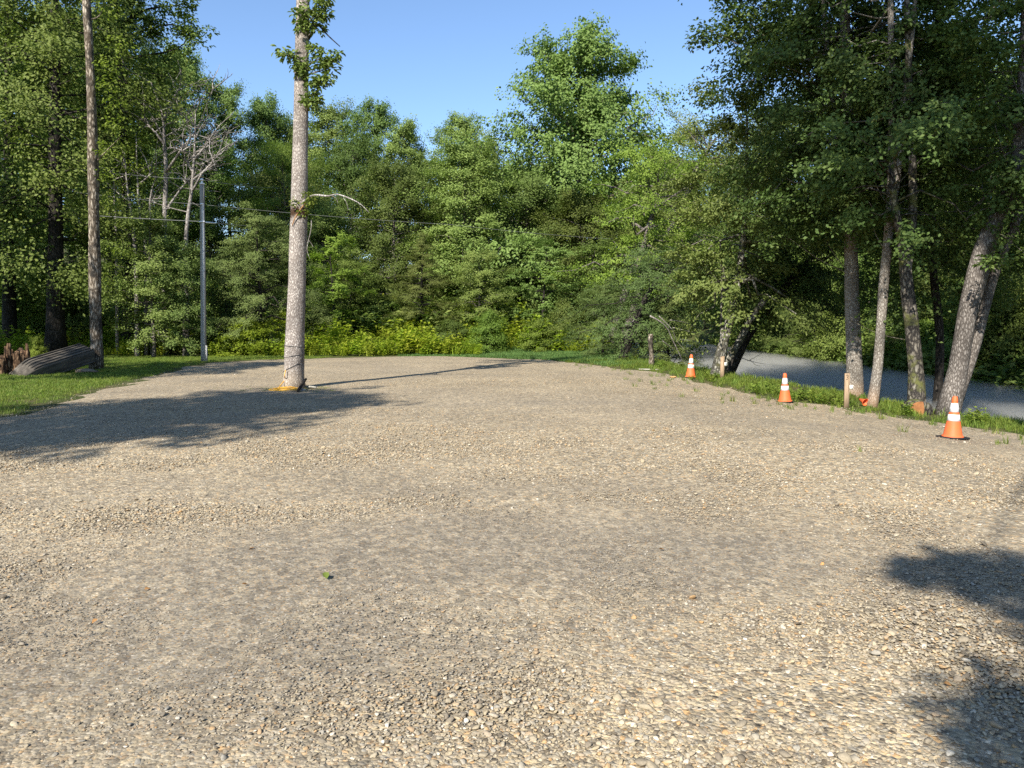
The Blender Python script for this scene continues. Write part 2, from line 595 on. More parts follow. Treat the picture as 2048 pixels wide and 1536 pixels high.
M['bark_peel'] = bark_mat('bark_peel', (.08, .06, .04), (.34, .28, .21), (.55, .48, .38), 7, .3, .8, moss=(.045, .038, .03))
M['birch'] = bark_mat('bark_birch', (.05, .045, .035), (.26, .24, .19), (.46, .44, .37), 5, .6, .6, moss=(.07, .065, .03))

# ------------------------------------------------------------------ the ground, the gravel lot, the river
rng = np.random.default_rng(11)


def axis(lo, hi, near_lo, near_hi, fine, coarse):
    a = list(np.arange(near_lo, near_hi, fine))
    x = near_lo
    st = fine
    left = []
    while x > lo:
        st = min(coarse, st * 1.25); x -= st; left.append(x)
    x = near_hi; st = fine; right = []
    while x < hi:
        st = min(coarse, st * 1.25); right.append(x); x += st
    right.append(hi)
    return np.array(left[::-1] + a + right)


gx = axis(-420, 420, -22, 24, .35, 30)
gy = axis(-260, 620, -2, 60, .35, 30)
X, Y = np.meshgrid(gx, gy, indexing='ij')
XL_Y = [-25, 5, 10, 13, 18.2, 24.6, 28.2, 30.5, 32.0, 33.2, 33.8]
XL_X = [-15, -10.6, -8.9, -8.6, -9.75, -11.1, -11.35, -10.6, -8.8, -5.5, -2.5]
XR_Y = [-25, 10, 14.2, 15.4, 18.5, 19.1, 21.6, 24.9, 25.9, 28.5, 31.5, 33.0, 33.8]
XR_X = [8.2, 9.9, 9.35, 8.8, 7.9, 6.8, 6.0, 5.0, 3.9, 2.9, 1.5, -1.0, -2.4]


def xl(y): return np.interp(y, XL_Y, XL_X)


def xr(y): return np.interp(y, XR_Y, XR_X)


def in_lot(x, y, m=0.0):
    return (x > xl(y) + m) & (x < xr(y) - m) & (y < 33.8) & (y > -25)


Z = H(X, Y) - 0.10 * in_lot(X, Y, .6)
nx, ny = len(gx), len(gy)
ii, jj = np.meshgrid(np.arange(nx - 1), np.arange(ny - 1), indexing='ij')
k = ii * ny + jj
Q = np.stack([k, k + ny, k + ny + 1, k + 1], -1).reshape(-1, 4)
ground = Buf().add(np.stack([X, Y, Z], -1).reshape(-1, 3), Q).obj("ground", M['soil'], smooth=True)
tag(ground, "grassy soil falling from the clearing to the river", kind="structure")


def fine_at(x, y):
    """0 = clean washed stone, 1 = packed fine grey surface"""
    f = .38 + .30 * vnoise(x * .22 + 3, y * .40, 5) + .18 * vnoise(x * .8, y * 1.1, 6)

    def blob(cx, cy_, rx, ry, rot=0.0):
        dx, dy = x - cx, y - cy_
        a = dx * cos(rot) + dy * sin(rot); b = -dx * sin(rot) + dy * cos(rot)
        return np.exp(-(a / rx) ** 2 - (b / ry) ** 2)
    f = f + .55 * blob(-.4, 5.2, 2.0, 1.1) + .5 * blob(1.6, 5.0, 1.9, .8, -.35) + .45 * blob(-2.0, 4.4, 1.3, .9)
    f = f + .42 * blob(-1.4, 3.5, 1.3, .65) - .75 * blob(1.1, 2.8, 2.0, .8) - .45 * blob(1.9, 3.9, 1.1, .6) - .35 * blob(-2.2, 10.0, 3.5, 1.6) - .35 * blob(3.4, 8.3, 3.5, 1.0)
    f = f + .25 * blob(2.0, 13.5, 4.0, 1.8) + .25 * blob(-2, 7.4, 3.0, .7) - .3 * blob(2.5, 19, 5, 2.5)
    f = f + .22 * vnoise(x * .10 + y * .05, y * 1.5 - x * .25, 15) + .12 * vnoise(x * .2, y * 3.1 - x * .4, 16)
    return np.clip(f * .85, 0, 1)


rows = np.concatenate([np.arange(-25, 1, .6), np.arange(1, 33.8, .16)])
nc = 150
V = []
for y in rows:
    a = xl(y) + .14 * vnoise(np.array([y * 2.3]), np.array([1.0]), 2)[0] + .25 * vnoise(np.array([y * .5]), np.array([7.0]), 2)[0]
    b = xr(y) + .16 * vnoise(np.array([y * 2.1]), np.array([4.0]), 2)[0] + .25 * vnoise(np.array([y * .6]), np.array([9.0]), 2)[0]
    xs = np.linspace(a, max(b, a + .2), nc)
    ys = np.full(nc, y)
    edge = np.minimum(np.arange(nc), np.arange(nc)[::-1]) / 3.0
    zz = H(xs, ys) + .015 * np.clip(edge, 0, 1) - .012 + .012 * vnoise(xs * 1.3, ys * 1.3, 8)
    V.append(np.stack([xs, ys, zz], -1))
V = np.concatenate(V)
ii, jj = np.meshgrid(np.arange(len(rows) - 1), np.arange(nc - 1), indexing='ij')
k = ii * nc + jj
Q = np.stack([k, k + 1, k + nc + 1, k + nc], -1).reshape(-1, 4)
lot = Buf().add(V, Q).obj("gravel_lot", M['gravel'], smooth=True, attr={"fine": fine_at(V[:, 0], V[:, 1])})
tag(lot, "wide tan and grey gravel parking lot", kind="structure")

# river surface between the banks (its edges run under the banks)
ys = np.concatenate([np.arange(-60, 0, 6), np.arange(0, 140, 2.0)])
V = []
for y in ys:
    for f in np.linspace(0, 1, 6):
        V.append([(xb(y) - .3) * (1 - f) + (xf(y) + .6) * f, y, WATER_Z])
ii, jj = np.meshgrid(np.arange(len(ys) - 1), np.arange(5), indexing='ij')
k = ii * 6 + jj
Q = np.stack([k, k + 1, k + 7, k + 6], -1).reshape(-1, 4)
river = Buf().add(V, Q).obj("river", M['water'])
tag(river, "smooth grey river beyond the bank", kind="structure")

# low mist lying on the cold water
mm = bpy.data.materials.new("mist")
mm.use_nodes = True
mnt = mm.node_tree
mnt.nodes.remove(mnt.nodes["Principled BSDF"])
pv = mnt.nodes.new("ShaderNodeVolumePrincipled")
pv.inputs["Color"].default_value = (.74, .72, .66, 1)
pv.inputs["Density"].default_value = .36
pv.inputs["Anisotropy"].default_value = .2
mnt.links.new(pv.outputs[0], mnt.nodes["Material Output"].inputs["Volume"])
ys = np.arange(3, 120, 3.0)
V = []; Q = []
for y in ys:
    a, b = xb(y) + .9, xf(y) - .3
    V += [[a, y, WATER_Z + .03], [b, y, WATER_Z + .03], [b, y, WATER_Z + .62], [a, y, WATER_Z + .62]]
for i in range(len(ys) - 1):
    o = i * 4
    for j in range(4):
        Q.append([o + j, o + 4 + j, o + 4 + (j + 1) % 4, o + (j + 1) % 4])
Q.append([0, 1, 2, 3]); o = (len(ys) - 1) * 4; Q.append([o + 3, o + 2, o + 1, o])
mist = Buf().add(V, Q).obj("mist", mm)
tag(mist, "low grey mist lying over the river water", kind="stuff")


# ------------------------------------------------------------------ scattering (uncountable stuff only)
def proto_collection(name, meshes):
    c = bpy.data.collections.new(name)
    for i, me in enumerate(meshes):
        c.objects.link(bpy.data.objects.new(name, me))
    return c


def scatter(name, pts, rot, scl, coll, label, attrs=None):
    me = bpy.data.meshes.new(name)
    n = len(pts)
    me.vertices.add(n)
    me.vertices.foreach_set("co", np.asarray(pts, np.float32).ravel())
    a = me.attributes.new("rot", 'FLOAT_VECTOR', 'POINT'); a.data.foreach_set("vector", np.asarray(rot, np.float32).ravel())
    a = me.attributes.new("scl", 'FLOAT_VECTOR', 'POINT'); a.data.foreach_set("vector", np.asarray(scl, np.float32).ravel())
    a = me.attributes.new("idx", 'INT', 'POINT'); a.data.foreach_set("value", rng.integers(0, 1000, n).astype(np.int32))
    for k_, arr in (attrs or {}).items():
        a = me.attributes.new(k_, 'FLOAT', 'POINT'); a.data.foreach_set("value", np.asarray(arr, np.float32))
    me.update()
    o = bpy.data.objects.new(name, me)
    COL.objects.link(o)
    g = bpy.data.node_groups.new(name, 'GeometryNodeTree')
    g.interface.new_socket("Geometry", in_out='INPUT', socket_type='NodeSocketGeometry')
    g.interface.new_socket("Geometry", in_out='OUTPUT', socket_type='NodeSocketGeometry')
    gi = g.nodes.new("NodeGroupInput"); go = g.nodes.new("NodeGroupOutput")
    m2p = g.nodes.new("GeometryNodeMeshToPoints")
    iop = g.nodes.new("GeometryNodeInstanceOnPoints")
    ci = g.nodes.new("GeometryNodeCollectionInfo")
    ci.inputs["Collection"].default_value = coll
    ci.inputs["Separate Children"].default_value = True
    ci.inputs["Reset Children"].default_value = True
    iop.inputs["Pick Instance"].default_value = True

    def att(nm, typ):
        x = g.nodes.new("GeometryNodeInputNamedAttribute"); x.data_type = typ
        x.inputs["Name"].default_value = nm
        return x.outputs["Attribute"]
    g.links.new(gi.outputs[0], m2p.inputs["Mesh"])
    g.links.new(m2p.outputs[0], iop.inputs["Points"])
    g.links.new(ci.outputs[0], iop.inputs["Instance"])
    e2r = g.nodes.new("FunctionNodeEulerToRotation")
    g.links.new(att("rot", 'FLOAT_VECTOR'), e2r.inputs[0])
    g.links.new(e2r.outputs[0], iop.inputs["Rotation"])
    g.links.new(att("scl", 'FLOAT_VECTOR'), iop.inputs["Scale"])
    g.links.new(att("idx", 'INT'), iop.inputs["Instance Index"])
    g.links.new(iop.outputs[0], go.inputs[0])
    md = o.modifiers.new("scatter", 'NODES')
    md.node_group = g
    tag(o, label, kind="stuff")
    return o


# --- loose stones
def ico():
    import bmesh
    bm = bmesh.new()
    bmesh.ops.create_icosphere(bm, subdivisions=2, radius=1)
    v = np.array([x.co[:] for x in bm.verts]); f = np.array([[x.index for x in p.verts] for p in bm.faces])
    bm.free()
    return v, f


IV, IF = ico()


def rock_buf(seed, flat=.47, rough=.28, var=.5):
    rg = np.random.default_rng(seed)
    v = IV.copy()
    # cut by random planes: broken, angular stone
    for k_ in range(14):
        d = norm(rg.normal(0, 1, 3)); c = rg.uniform(.42, .8)
        ov = v @ d - c
        v = v - np.clip(ov, 0, None)[:, None] * d
    v = v * (1 + rg.normal(0, rough * .06, (len(v), 1)))
    v = v * np.array([rg.uniform(.85, 1.35), rg.uniform(.75, 1.1), flat * rg.uniform(.8, 1.2)])
    return Buf().add(v, t=IF, var=var)


stone_coll = proto_collection("loose_stone", [rock_buf(100 + i).mesh("loose_stone", M['stone'], smooth=False) for i in range(9)])


def stones():
    out = []
    for y0, y1, dens in ((1.3, 3.4, 4300), (3.4, 5.0, 3400), (5.0, 7.0, 1900), (7.0, 10.0, 1000), (10.0, 14.0, 420), (14, 24, 140)):
        wmax = .70 * y1 + 1.4
        n = int(2 * wmax * (y1 - y0) * dens)
        x = rng.uniform(-wmax, wmax, n); y = rng.uniform(y0, y1, n)
        k_ = (np.abs(x) < .70 * y + 1.4) & in_lot(x, y, .1)
        x, y = x[k_], y[k_]
        fi = fine_at(x, y)
        k_ = rng.random(len(x)) > np.clip(fi - .30, 0, .40)
        out.append(np.stack([x[k_], y[k_], fi[k_]], -1))
    o = np.concatenate(out)
    x, y, fi = o.T
    n = len(x)
    s = rng.lognormal(math.log(.0100), .36, n) * (1 - .55 * fi)
    s = np.where(rng.random(n) < .02, s * 1.6, s)
    z = H(x, y) + .003 + s * rng.uniform(-.05, .4, n)
    rot = np.stack([rng.normal(0, .3, n), rng.normal(0, .3, n), rng.uniform(0, 6.28, n)], -1)
    return np.stack([x, y, z], -1), rot, np.stack([s, s, s], -1), fi


sp_, sr_, ss_, sfi_ = stones()
scatter("gravel", sp_, sr_, ss_, stone_coll, "loose angular tan, grey and rusty gravel stones", {"fine": sfi_})


# --- grass tufts and leafy weeds
def tuft_mesh(name, seed, blades, hgt, spread, wid, mat, lean=.5):
    rg = np.random.default_rng(seed)
    b = Buf()
    for i in range(blades):
        a = rg.uniform(0, 6.28); r = spread * math.sqrt(rg.random())
        p0 = np.array([cos(a) * r, sin(a) * r, -.02])
        d = rg.uniform(0, 6.28); l = hgt * rg.uniform(.5, 1.15); ln = lean * rg.uniform(.2, 1.2)
        dd = np.array([cos(d), sin(d), 0]); sd = np.array([-sin(d), cos(d), 0]) * wid * rg.uniform(.7, 1.2)
        p1 = p0 + dd * l * ln * .35 + np.array([0, 0, l * .6])
        p2 = p0 + dd * l * ln + np.array([0, 0, l * (1 - .25 * ln)])
        b.add([p0 - sd, p0 + sd, p1 + sd * .8, p1 - sd * .8, p2], q=[[0, 1, 2, 3]], t=[[3, 2, 4]], var=rg.random())
    # the quads and triangles of one tuft keep their own colours
    return b.mesh(name, mat)


def weed_mesh(name, seed, stems, hgt, spread, leaf, mat):
    rg = np.random.default_rng(seed)
    b = Buf()
    pos = []; nr = []; dr = []; var = []
    for i in range(stems):
        a = rg.uniform(0, 6.28); r = spread * math.sqrt(rg.random())
        p0 = np.array([cos(a) * r, sin(a) * r, -.02]); l = hgt * rg.uniform(.55, 1.1)
        tilt = rg.normal(0, .22, 2)
        tip = p0 + np.array([tilt[0] * l, tilt[1] * l, l])
        sv = rg.random()
        for u in np.linspace(.25, 1, 6):
            for s in (0, pi):
                aa = rg.uniform(0, 6.28)
                pos.append(p0 + (tip - p0) * u); dr.append([cos(aa + s), sin(aa + s), rg.uniform(-.2, .5)])
                nr.append([rg.normal(0, .4), rg.normal(0, .4), 1]); var.append(np.clip(.5 * sv + .5 * rg.random(), 0, 1))
    V, T, m_ = leaf_tris(np.array(pos), np.array(nr), np.array(dr), leaf * rg.uniform(.7, 1.2, len(pos)), leaf * .5, .2)
    b.add(V, t=T, var=np.repeat(var, m_))
    return b.mesh(name, mat)


lawn_coll = proto_collection("lawn_tuft", [tuft_mesh("lawn_tuft", 20 + i, 16, .085, .09, .0035, M['grass'], .7) for i in range(4)])
bank_coll = proto_collection("bank_tuft", [tuft_mesh("bank_tuft", 30 + i, 18, .22, .09, .006, M['grass'], .7) for i in range(4)])
far_coll = proto_collection("far_tuft", [tuft_mesh("far_tuft", 40 + i, 14, .10, .14, .007, M['grass_cool'], .7) for i in range(3)])
weed_coll = proto_collection("weed_tuft", [weed_mesh("weed_tuft", 50 + i, 6, .7, .28, .15, M['leaf_weed']) for i in range(4)]
                             + [tuft_mesh("weed_tuft", 60, 22, .5, .25, .011, M['leaf_weed'], .6)])


def put(x, y, smin, smax, zs=1.0):
    n = len(x)
    s = rng.uniform(smin, smax, n)
    return (np.stack([x, y, H(x, y)], -1), np.stack([rng.normal(0, .1, n), rng.normal(0, .1, n), rng.uniform(0, 6.28, n)], -1),
            np.stack([s, s, s * rng.uniform(.75, 1.25, n) * zs], -1))


# lawn on the left
n = 34000
x = rng.uniform(-24, -8, n); y = rng.uniform(11, 34, n)
e = xl(y) + .18 * vnoise(y * 2.3, y * 0 + 1.0, 2) - x
k_ = (e > -.12) & (rng.random(n) < np.clip(.45 + e * 1.2, 0, 1)) & (x > -.70 * y - 3)
scatter("lawn_grass", *put(x[k_], y[k_], .7, 1.3), lawn_coll, "short sunlit and shaded grass beside the gravel on the left")
# rough grass on the river bank, thin where it meets the gravel
n = 26000
y = rng.uniform(9, 30, n); x = rng.uniform(2, 13, n)
e = x - (xr(y) + .2 * vnoise(y * 1.1, y * 0, 4))
b_ = xb(y) - x
k_ = (b_ > -.7) & (rng.random(n) < np.where(e > 0, np.clip(.25 + e * .9, 0, 1), .14 * np.exp(e * 1.1)) * np.clip(.75 + .9 * vnoise(x * 1.4, y * 1.4, 12), .1, 1))
scatter("bank_grass", *put(x[k_], y[k_], .35, .9), bank_coll, "rough green grass along the river bank by the cones")
# mown grass beyond the gravel
n = 26000
y = rng.uniform(25, 40, n); x = rng.uniform(-5, 6, n)
e = np.minimum(1, 1.2 * np.maximum(x - xr(y), (y - 33.6)))
k_ = (e > -.1) & (xb(y) - x > -.3) & (rng.random(n) < np.clip(.5 + e, 0, 1)) & ((y > 33.5) | (x > xr(y) - .1)) & (x < xb(y) - np.clip(28 - y, 0, 1) * 3)
scatter("mown_grass", *put(x[k_], y[k_], .8, 1.4), far_coll, "strip of short green grass between gravel and wood edge")
# bright weeds at the edge of the wood
n = 9000
x = rng.uniform(-32, 5, n); y = rng.uniform(33.8, 47, n)
d = np.where(x < -5, np.where(x < -12, .5, .9), np.where(x < -1.5, 1.0, .35)) * np.clip(.7 + vnoise(x * .35, y * .35, 21), .05, 1)
lo = np.where(x < -1.5, 34.0, 37.3)
lo = np.where(x < -11, 32.5, lo)
k_ = (rng.random(n) < d) & (y > lo) & (x < xb(y) - .5)
x, y = x[k_], y[k_]
P3, R3, S3 = put(x, y, .6, 1.35)
S3 *= np.clip(1.05 + .6 * vnoise(x * .6, y * .6, 33), .6, 1.6)[:, None]
scatter("weeds", P3, R3, S3, weed_coll, "bright yellow green weeds along the edge of the wood")
n = 1500
x = rng.uniform(-9, -2.5, n); y = rng.uniform(16.8, 19.2, n)
k_ = (rng.random(n) < .5 * np.exp(-((x + 5.0) / .9) ** 2 - ((y - 18) / .55) ** 2)) & (np.hypot(x + 5.1, y - 18) > .22)
scatter("thin_grass", *put(x[k_], y[k_], .4, .8), lawn_coll, "thin grass tufts around the foot of the lone trunk")
# reeds and leafy growth along the far bank
n = 5200
y = rng.uniform(10, 70, n); x = xf(y) + rng.uniform(-.7, 5, n)
P3, R3, S3 = put(x, y, 1.0, 2.4)
P3[:, 2] = np.maximum(P3[:, 2], WATER_Z + .05)
scatter("undergrowth", P3, R3, S3, proto_collection("undergrowth_tuft", [weed_mesh("undergrowth_tuft", 80 + i, 5, .55, .35, .15, M['leaf_deep']) for i in range(3)]),
        "low dark leafy growth on the far river bank")
n = 9000
x = rng.uniform(-40, 6, n); y = rng.uniform(40, 66, n)
k_ = x < xb(y) - .5
scatter("forest_undergrowth", *put(x[k_], y[k_], 1.0, 2.2), proto_collection("forest_tuft", [weed_mesh("forest_tuft", 90 + i, 5, .6, .4, .17, M['leaf_deep']) for i in range(3)]),
        "dark leafy undergrowth on the forest floor behind the clearing")
# broad weeds growing through the bank grass
cx_, cy_ = np.array([G(1600, 800)[:2], G(1640, 806)[:2], G(1670, 812)[:2], G(1320, 735)[:2], G(1530, 790)[:2], G(1800, 830)[:2], G(1960, 850)[:2], G(1270, 722)[:2], G(1410, 760)[:2]]).T
x = np.repeat(cx_, 7) + rng.normal(0, .28, 63); y = np.repeat(cy_, 7) + rng.normal(0, .22, 63)
scatter("bank_weeds", *put(x, y, .45, .9), proto_collection("bank_weed_tuft", [weed_mesh("bank_weed_tuft", 70 + i, 4, .36, .10, .11, M['leaf_bright']) for i in range(3)]),
        "broad leaved weeds growing in clumps along the river bank")
# ------------------------------------------------------------------ trees
def path_at(path, t):
    n = len(path) - 1
    s = np.clip(t, 0, 1) * n
    i = np.minimum(s.astype(int), n - 1)
    f = (s - i)[:, None]
    return path[i] * (1 - f) + path[i + 1] * f


def grow(seed, path, rad, t0, R, prof, nl, nt_, nk, leaf, wid=.55, e0=-5, e1=60, droop=-.12, twig=.34, sig=.10, flat=.6,
         hexa=False, twigs=False, inner=.3, az_bias=None, nrm_up=1.0, limb_r=.34, jag=.25):
    """limbs, twigs and leaves on a trunk path (local coordinates); returns wood Buf and leaf Buf"""
    rg = np.random.default_rng(seed)
    path = np.asarray(path, float)
    wood = Buf()
    tl = np.linspace(0, 1, len(path))
    # limbs
    th = t0 + (1 - t0) * (np.arange(nl) + rg.random(nl)) / nl
    th = np.minimum(th, .985)
    u = (th - t0) / (1 - t0)
    az = np.arange(nl) * 2.39996 + rg.normal(0, .5, nl)
    L = R * np.array([prof(a) for a in u]) * np.clip(rg.normal(.92, jag, nl), .35, 1.4)
    if az_bias is not None:      # (direction, strength): longer limbs on one side
        L = L * (1 + az_bias[1] * np.cos(az - az_bias[0]))
    el = np.radians(e0 + (e1 - e0) * u ** 1.3 + rg.normal(0, 11, nl))
    st = path_at(path, th)
    hd = np.stack([np.cos(az), np.sin(az), np.zeros(nl)], -1)
    r_tr = np.interp(th, tl, rad)
    ss = np.linspace(0, 1, 6)
    wob = rg.normal(0, .06, (nl, 6, 3)); wob[:, 0] = 0

    def limb_pt(i, s):
        base = st[i] + hd[i] * (L[i] * np.cos(el[i]) * s)[:, None]
        base[:, 2] += L[i] * np.sin(el[i]) * s + droop * L[i] * s ** 2
        w0 = np.minimum((s * 5).astype(int), 4); f = (s * 5 - w0)[:, None]
        return base + (wob[i, w0] * (1 - f) + wob[i, w0 + 1] * f) * L[i][:, None]
    for i in range(nl):
        pts = limb_pt(np.full(6, i), ss)
        r0 = min(r_tr[i] * .6, limb_r * .06 * L[i] + .006)
        wood.add(*tube(pts, r0 * (1 - .88 * ss), 5, cap=False))
    # twigs
    wl = L ** .7
    ti = rg.choice(nl, nl * nt_, p=wl / wl.sum())
    s = inner + (1 - inner) * rg.random(nl * nt_) ** .75
    b0 = limb_pt(ti, s)
    ld = hd[ti] * np.cos(el[ti])[:, None]; ld[:, 2] += np.sin(el[ti]) * .6
    td = norm(ld + rg.normal(0, .75, (nl * nt_, 3)) * np.array([1, 1, .55]))
    tlen = (twig * (.45 * R + .55 * L[ti])) * rg.uniform(.5, 1.2, nl * nt_)
    if twigs:
        for k_ in range(0, nl * nt_):
            a = b0[k_]; c = a + td[k_] * tlen[k_] + np.array([0, 0, droop * tlen[k_]])
            wood.add(*tube(np.stack([a, (a + c) / 2 - np.array([0, 0, droop * tlen[k_] * .3]), c]), [.012, .008, .003], 3, cap=False))
    # leaves
    n = nl * nt_ * nk
    li = np.repeat(np.arange(nl * nt_), nk)
    uu = rg.random(n) ** .8
    pos = b0[li] + td[li] * (tlen[li] * uu)[:, None]
    pos[:, 2] += droop * tlen[li] * uu ** 2
    pos += rg.normal(0, 1, (n, 3)) * np.array([1, 1, flat]) * sig * (.5 + tlen[li])[:, None]
    out = norm(pos - path_at(path, np.full(n, .5)) * np.array([1, 1, 0]) - np.array([0, 0, 1]) * pos[:, 2:3])
    nrm = np.array([0, 0, .7]) * nrm_up + out * .75 + rg.normal(0, .5, (n, 3))
    dr = td[li] * .6 + rg.normal(0, .7, (n, 3)) + np.array([0, 0, -.35])
    lv = rg.random(nl)[ti][li] * .25 + rg.random(nl * nt_)[li] * .35 + rg.random(n) * .4
    V, T, m_ = leaf_tris(pos, nrm, dr, leaf * rg.uniform(.65, 1.25, n), leaf * wid * rg.uniform(.8, 1.2, n), .22, hexa)
    lb = Buf().add(V, t=T, var=np.repeat(lv, m_))
    return wood, lb


def clump_leaves(seed, centres, radii, counts, leaf, wid=.55, hexa=True, flat=.7):
    rg = np.random.default_rng(seed)
    lb = Buf()
    for c, r, n in zip(centres, radii, counts):
        p = norm(rg.normal(0, 1, (n, 3))) * (r * rg.random((n, 1)) ** .45) * np.array([1, 1, flat])
        nr = np.array([0, 0, 1]) + rg.normal(0, .5, (n, 3)) + norm(p) * .4
        dr = norm(p) + rg.normal(0, .6, (n, 3)) + np.array([0, 0, -.3])
        V, T, m_ = leaf_tris(np.asarray(c) + p, nr, dr, leaf * rg.uniform(.7, 1.25, n), leaf * wid, .22, hexa)
        lb.add(V, t=T, var=np.repeat(np.clip(rg.random() * .4 + rg.random(n) * .6, 0, 1), m_))
    return lb


def trunk_rad(n, r0, tip=.06, flare=.45, p=.85):
    t = np.linspace(0, 1, n)
    return r0 * ((1 - t) ** p * (1 - tip) + tip) * (1 + flare * np.exp(-t * 26))


# crown outlines: radius over relative height in the crown
def p_ovoid(u): return .25 + .75 * max(0.0, math.sin(pi * min(1, u * .80 + .14))) ** .7
def p_cone(u): return (1.02 - u) ** .75 * min(1, .55 + u * 3)
def p_poplar(u): return .30 + .70 * math.sin(pi * min(1, u * .74 + .20)) ** .8 if u < .9 else .42
def p_round(u): return math.sqrt(max(.02, 1 - (2 * u - .8) ** 2 / 1.5))
def p_bush(u): return math.sqrt(max(.03, 1 - u ** 2 * .9))
def p_tall(u): return .20 + .80 * (1 - u) ** .8
def p_spread(u): return .55 + .45 * math.sin(pi * u)


def straight(h, seed, lean=.03, n=16):
    rg = np.random.default_rng(seed)
    t = np.linspace(0, 1, n)
    d = rg.normal(0, lean, 2)
    wx = np.cumsum(rg.normal(0, .012, n)) * h * .25; wy = np.cumsum(rg.normal(0, .012, n)) * h * .25
    return np.stack([d[0] * h * t + wx - wx[0], d[1] * h * t + wy - wy[0], h * t], -1)


PROTO = {}


def proto(key, name, cat, h, r0, Rr, mat_l, mat_b, **kw):
    """a tree of unit description: height h and crown radius Rr, later copied and scaled"""
    seed = kw.pop('seed')
    path = straight(h, seed, kw.pop('lean', .02))
    rad = trunk_rad(len(path), r0)
    wood, lb = grow(seed, path, rad, R=Rr, **kw)
    tb = Buf().add(*tube(path, rad, 9, .05, seed))
    tb.add(np.concatenate(wood.v), np.concatenate(wood.q))
    root = bpy.data.objects.new(name, None)
    root.empty_display_size = .2
    trunk = bpy.data.objects.new("trunk", tb.mesh("trunk", M[mat_b], smooth=True)); trunk.parent = root
    crown = bpy.data.objects.new("crown", lb.mesh("crown", M[mat_l])); crown.parent = root
    lv = np.concatenate(lb.v)
    h_real = float(np.percentile(lv[:, 2], 99.7))
    r_real = float(np.percentile(np.hypot(lv[:, 0] - path[-1, 0] * .5, lv[:, 1] - path[-1, 1] * .5), 93))
    PROTO[key] = (root, h_real, r_real, name, cat)


def place(key, u, vtop, Y, wpx, label, group=None, rz=None, hue=None, x=None, name=None, sink=.15, mat=None):
    """stand a copy of a kind on the ground at distance Y so that it reaches row vtop and spans wpx pixels"""
    root, h, Rr, nm, cat = PROTO[key]
    if x is None: x = P(u, HOR, Y)[0]
    z = Hs(x, Y)
    z = max(z, WATER_Z)
    top = P(u, vtop, Y)[2]
    sz = (top - z + sink) / h
    sx = wpx * Y / FPX / (2 * Rr)
    o = root.copy(); o.name = name or nm
    COL.objects.link(o)
    o.location = (x, Y, z - sink)
    o.scale = (sx, sx, sz)
    o.rotation_euler = (0, 0, rng.uniform(0, 6.28) if rz is None else rz)
    for ch in root.children:
        c = ch.copy(); COL.objects.link(c); c.parent = o
        if mat and ch.name.startswith("crown"):
            c.material_slots[0].link = 'OBJECT'; c.material_slots[0].material = M[mat]
    tag(o, label, cat, group)
    return o


proto('pop1', 'poplar_tree', 'tree', 18, .26, 3.4, 'leaf_poplar', 'bark_grey', seed=1, t0=.22, prof=p_poplar, nl=100, nt_=16, nk=32, leaf=.165, wid=.75, e0=-5, e1=45, twig=0.4, jag=0.24, sig=0.14, flat=0.9, droop=-0.1)
proto('pop2', 'poplar_tree', 'tree', 18, .26, 3.2, 'leaf_poplar', 'bark_grey', seed=2, t0=.18, prof=p_ovoid, nl=100, nt_=16, nk=32, leaf=.165, wid=.75, e0=-5, e1=45, twig=0.4, jag=0.24, sig=0.14, flat=0.9, droop=-0.1)
proto('map1', 'maple_tree', 'tree', 14, .22, 3.8, 'leaf_deep', 'bark_grey', seed=3, t0=.12, prof=p_round, nl=96, nt_=16, nk=31, leaf=.15, wid=.8, e0=-5, e1=45, twig=0.4, jag=0.26, sig=0.14, flat=0.85)
proto('map2', 'maple_tree', 'tree', 14, .22, 3.6, 'leaf_deep', 'bark_grey', seed=4, t0=.10, prof=p_ovoid, nl=96, nt_=16, nk=31, leaf=.15, wid=.8, e0=-8, e1=45, twig=0.4, jag=0.26, sig=0.14, flat=0.85)
proto('loc1', 'locust_tree', 'tree', 11, .16, 3.2, 'leaf_bright', 'bark_grey', seed=5, t0=.25, prof=p_round, nl=70, nt_=16, nk=34, leaf=.11, wid=.5, e0=0, e1=50, twig=.36, sig=0.14, flat=0.6, jag=.3)
proto('hem1', 'hemlock_tree', 'tree', 8, .12, 2.3, 'leaf_hemlock', 'bark_dark', seed=6, t0=.05, prof=p_cone, nl=84, nt_=18, nk=30, leaf=.085, wid=.38, e0=8, e1=40, droop=-.32, twig=.34, sig=0.075, flat=0.4, jag=.3)
proto('hem2', 'hemlock_tree', 'tree', 7, .12, 2.6, 'leaf_hemlock', 'bark_dark', seed=7, t0=.04, prof=p_round, nl=84, nt_=18, nk=30, leaf=.085, wid=.38, e0=12, e1=50, droop=-.35, twig=.32, sig=0.075, flat=0.4, jag=.3)
proto('bush1', 'shrub', 'shrub', 2.6, .05, 1.5, 'leaf_bright', 'bark_dark', seed=8, t0=.03, prof=p_bush, nl=60, nt_=12, nk=20, leaf=.12, wid=.6, e0=5, e1=60, twig=.36, jag=.3, sig=0.14, flat=0.8)
proto('bush2', 'shrub', 'shrub', 2.6, .05, 1.6, 'leaf_deep', 'bark_dark', seed=9, t0=.03, prof=p_bush, nl=60, nt_=12, nk=20, leaf=.11, wid=.6, e0=5, e1=60, twig=.36, jag=.34, sig=0.14, flat=0.8)
proto('dog1', 'dogwood_tree', 'tree', 6, .09, 2.0, 'leaf_bright', 'bark_dark', seed=10, t0=.22, prof=p_spread, nl=30, nt_=16, nk=24, leaf=.12, wid=.6, e0=4, e1=30, droop=-.05, twig=.36, sig=.06, flat=.18, nrm_up=1.8, jag=.3)
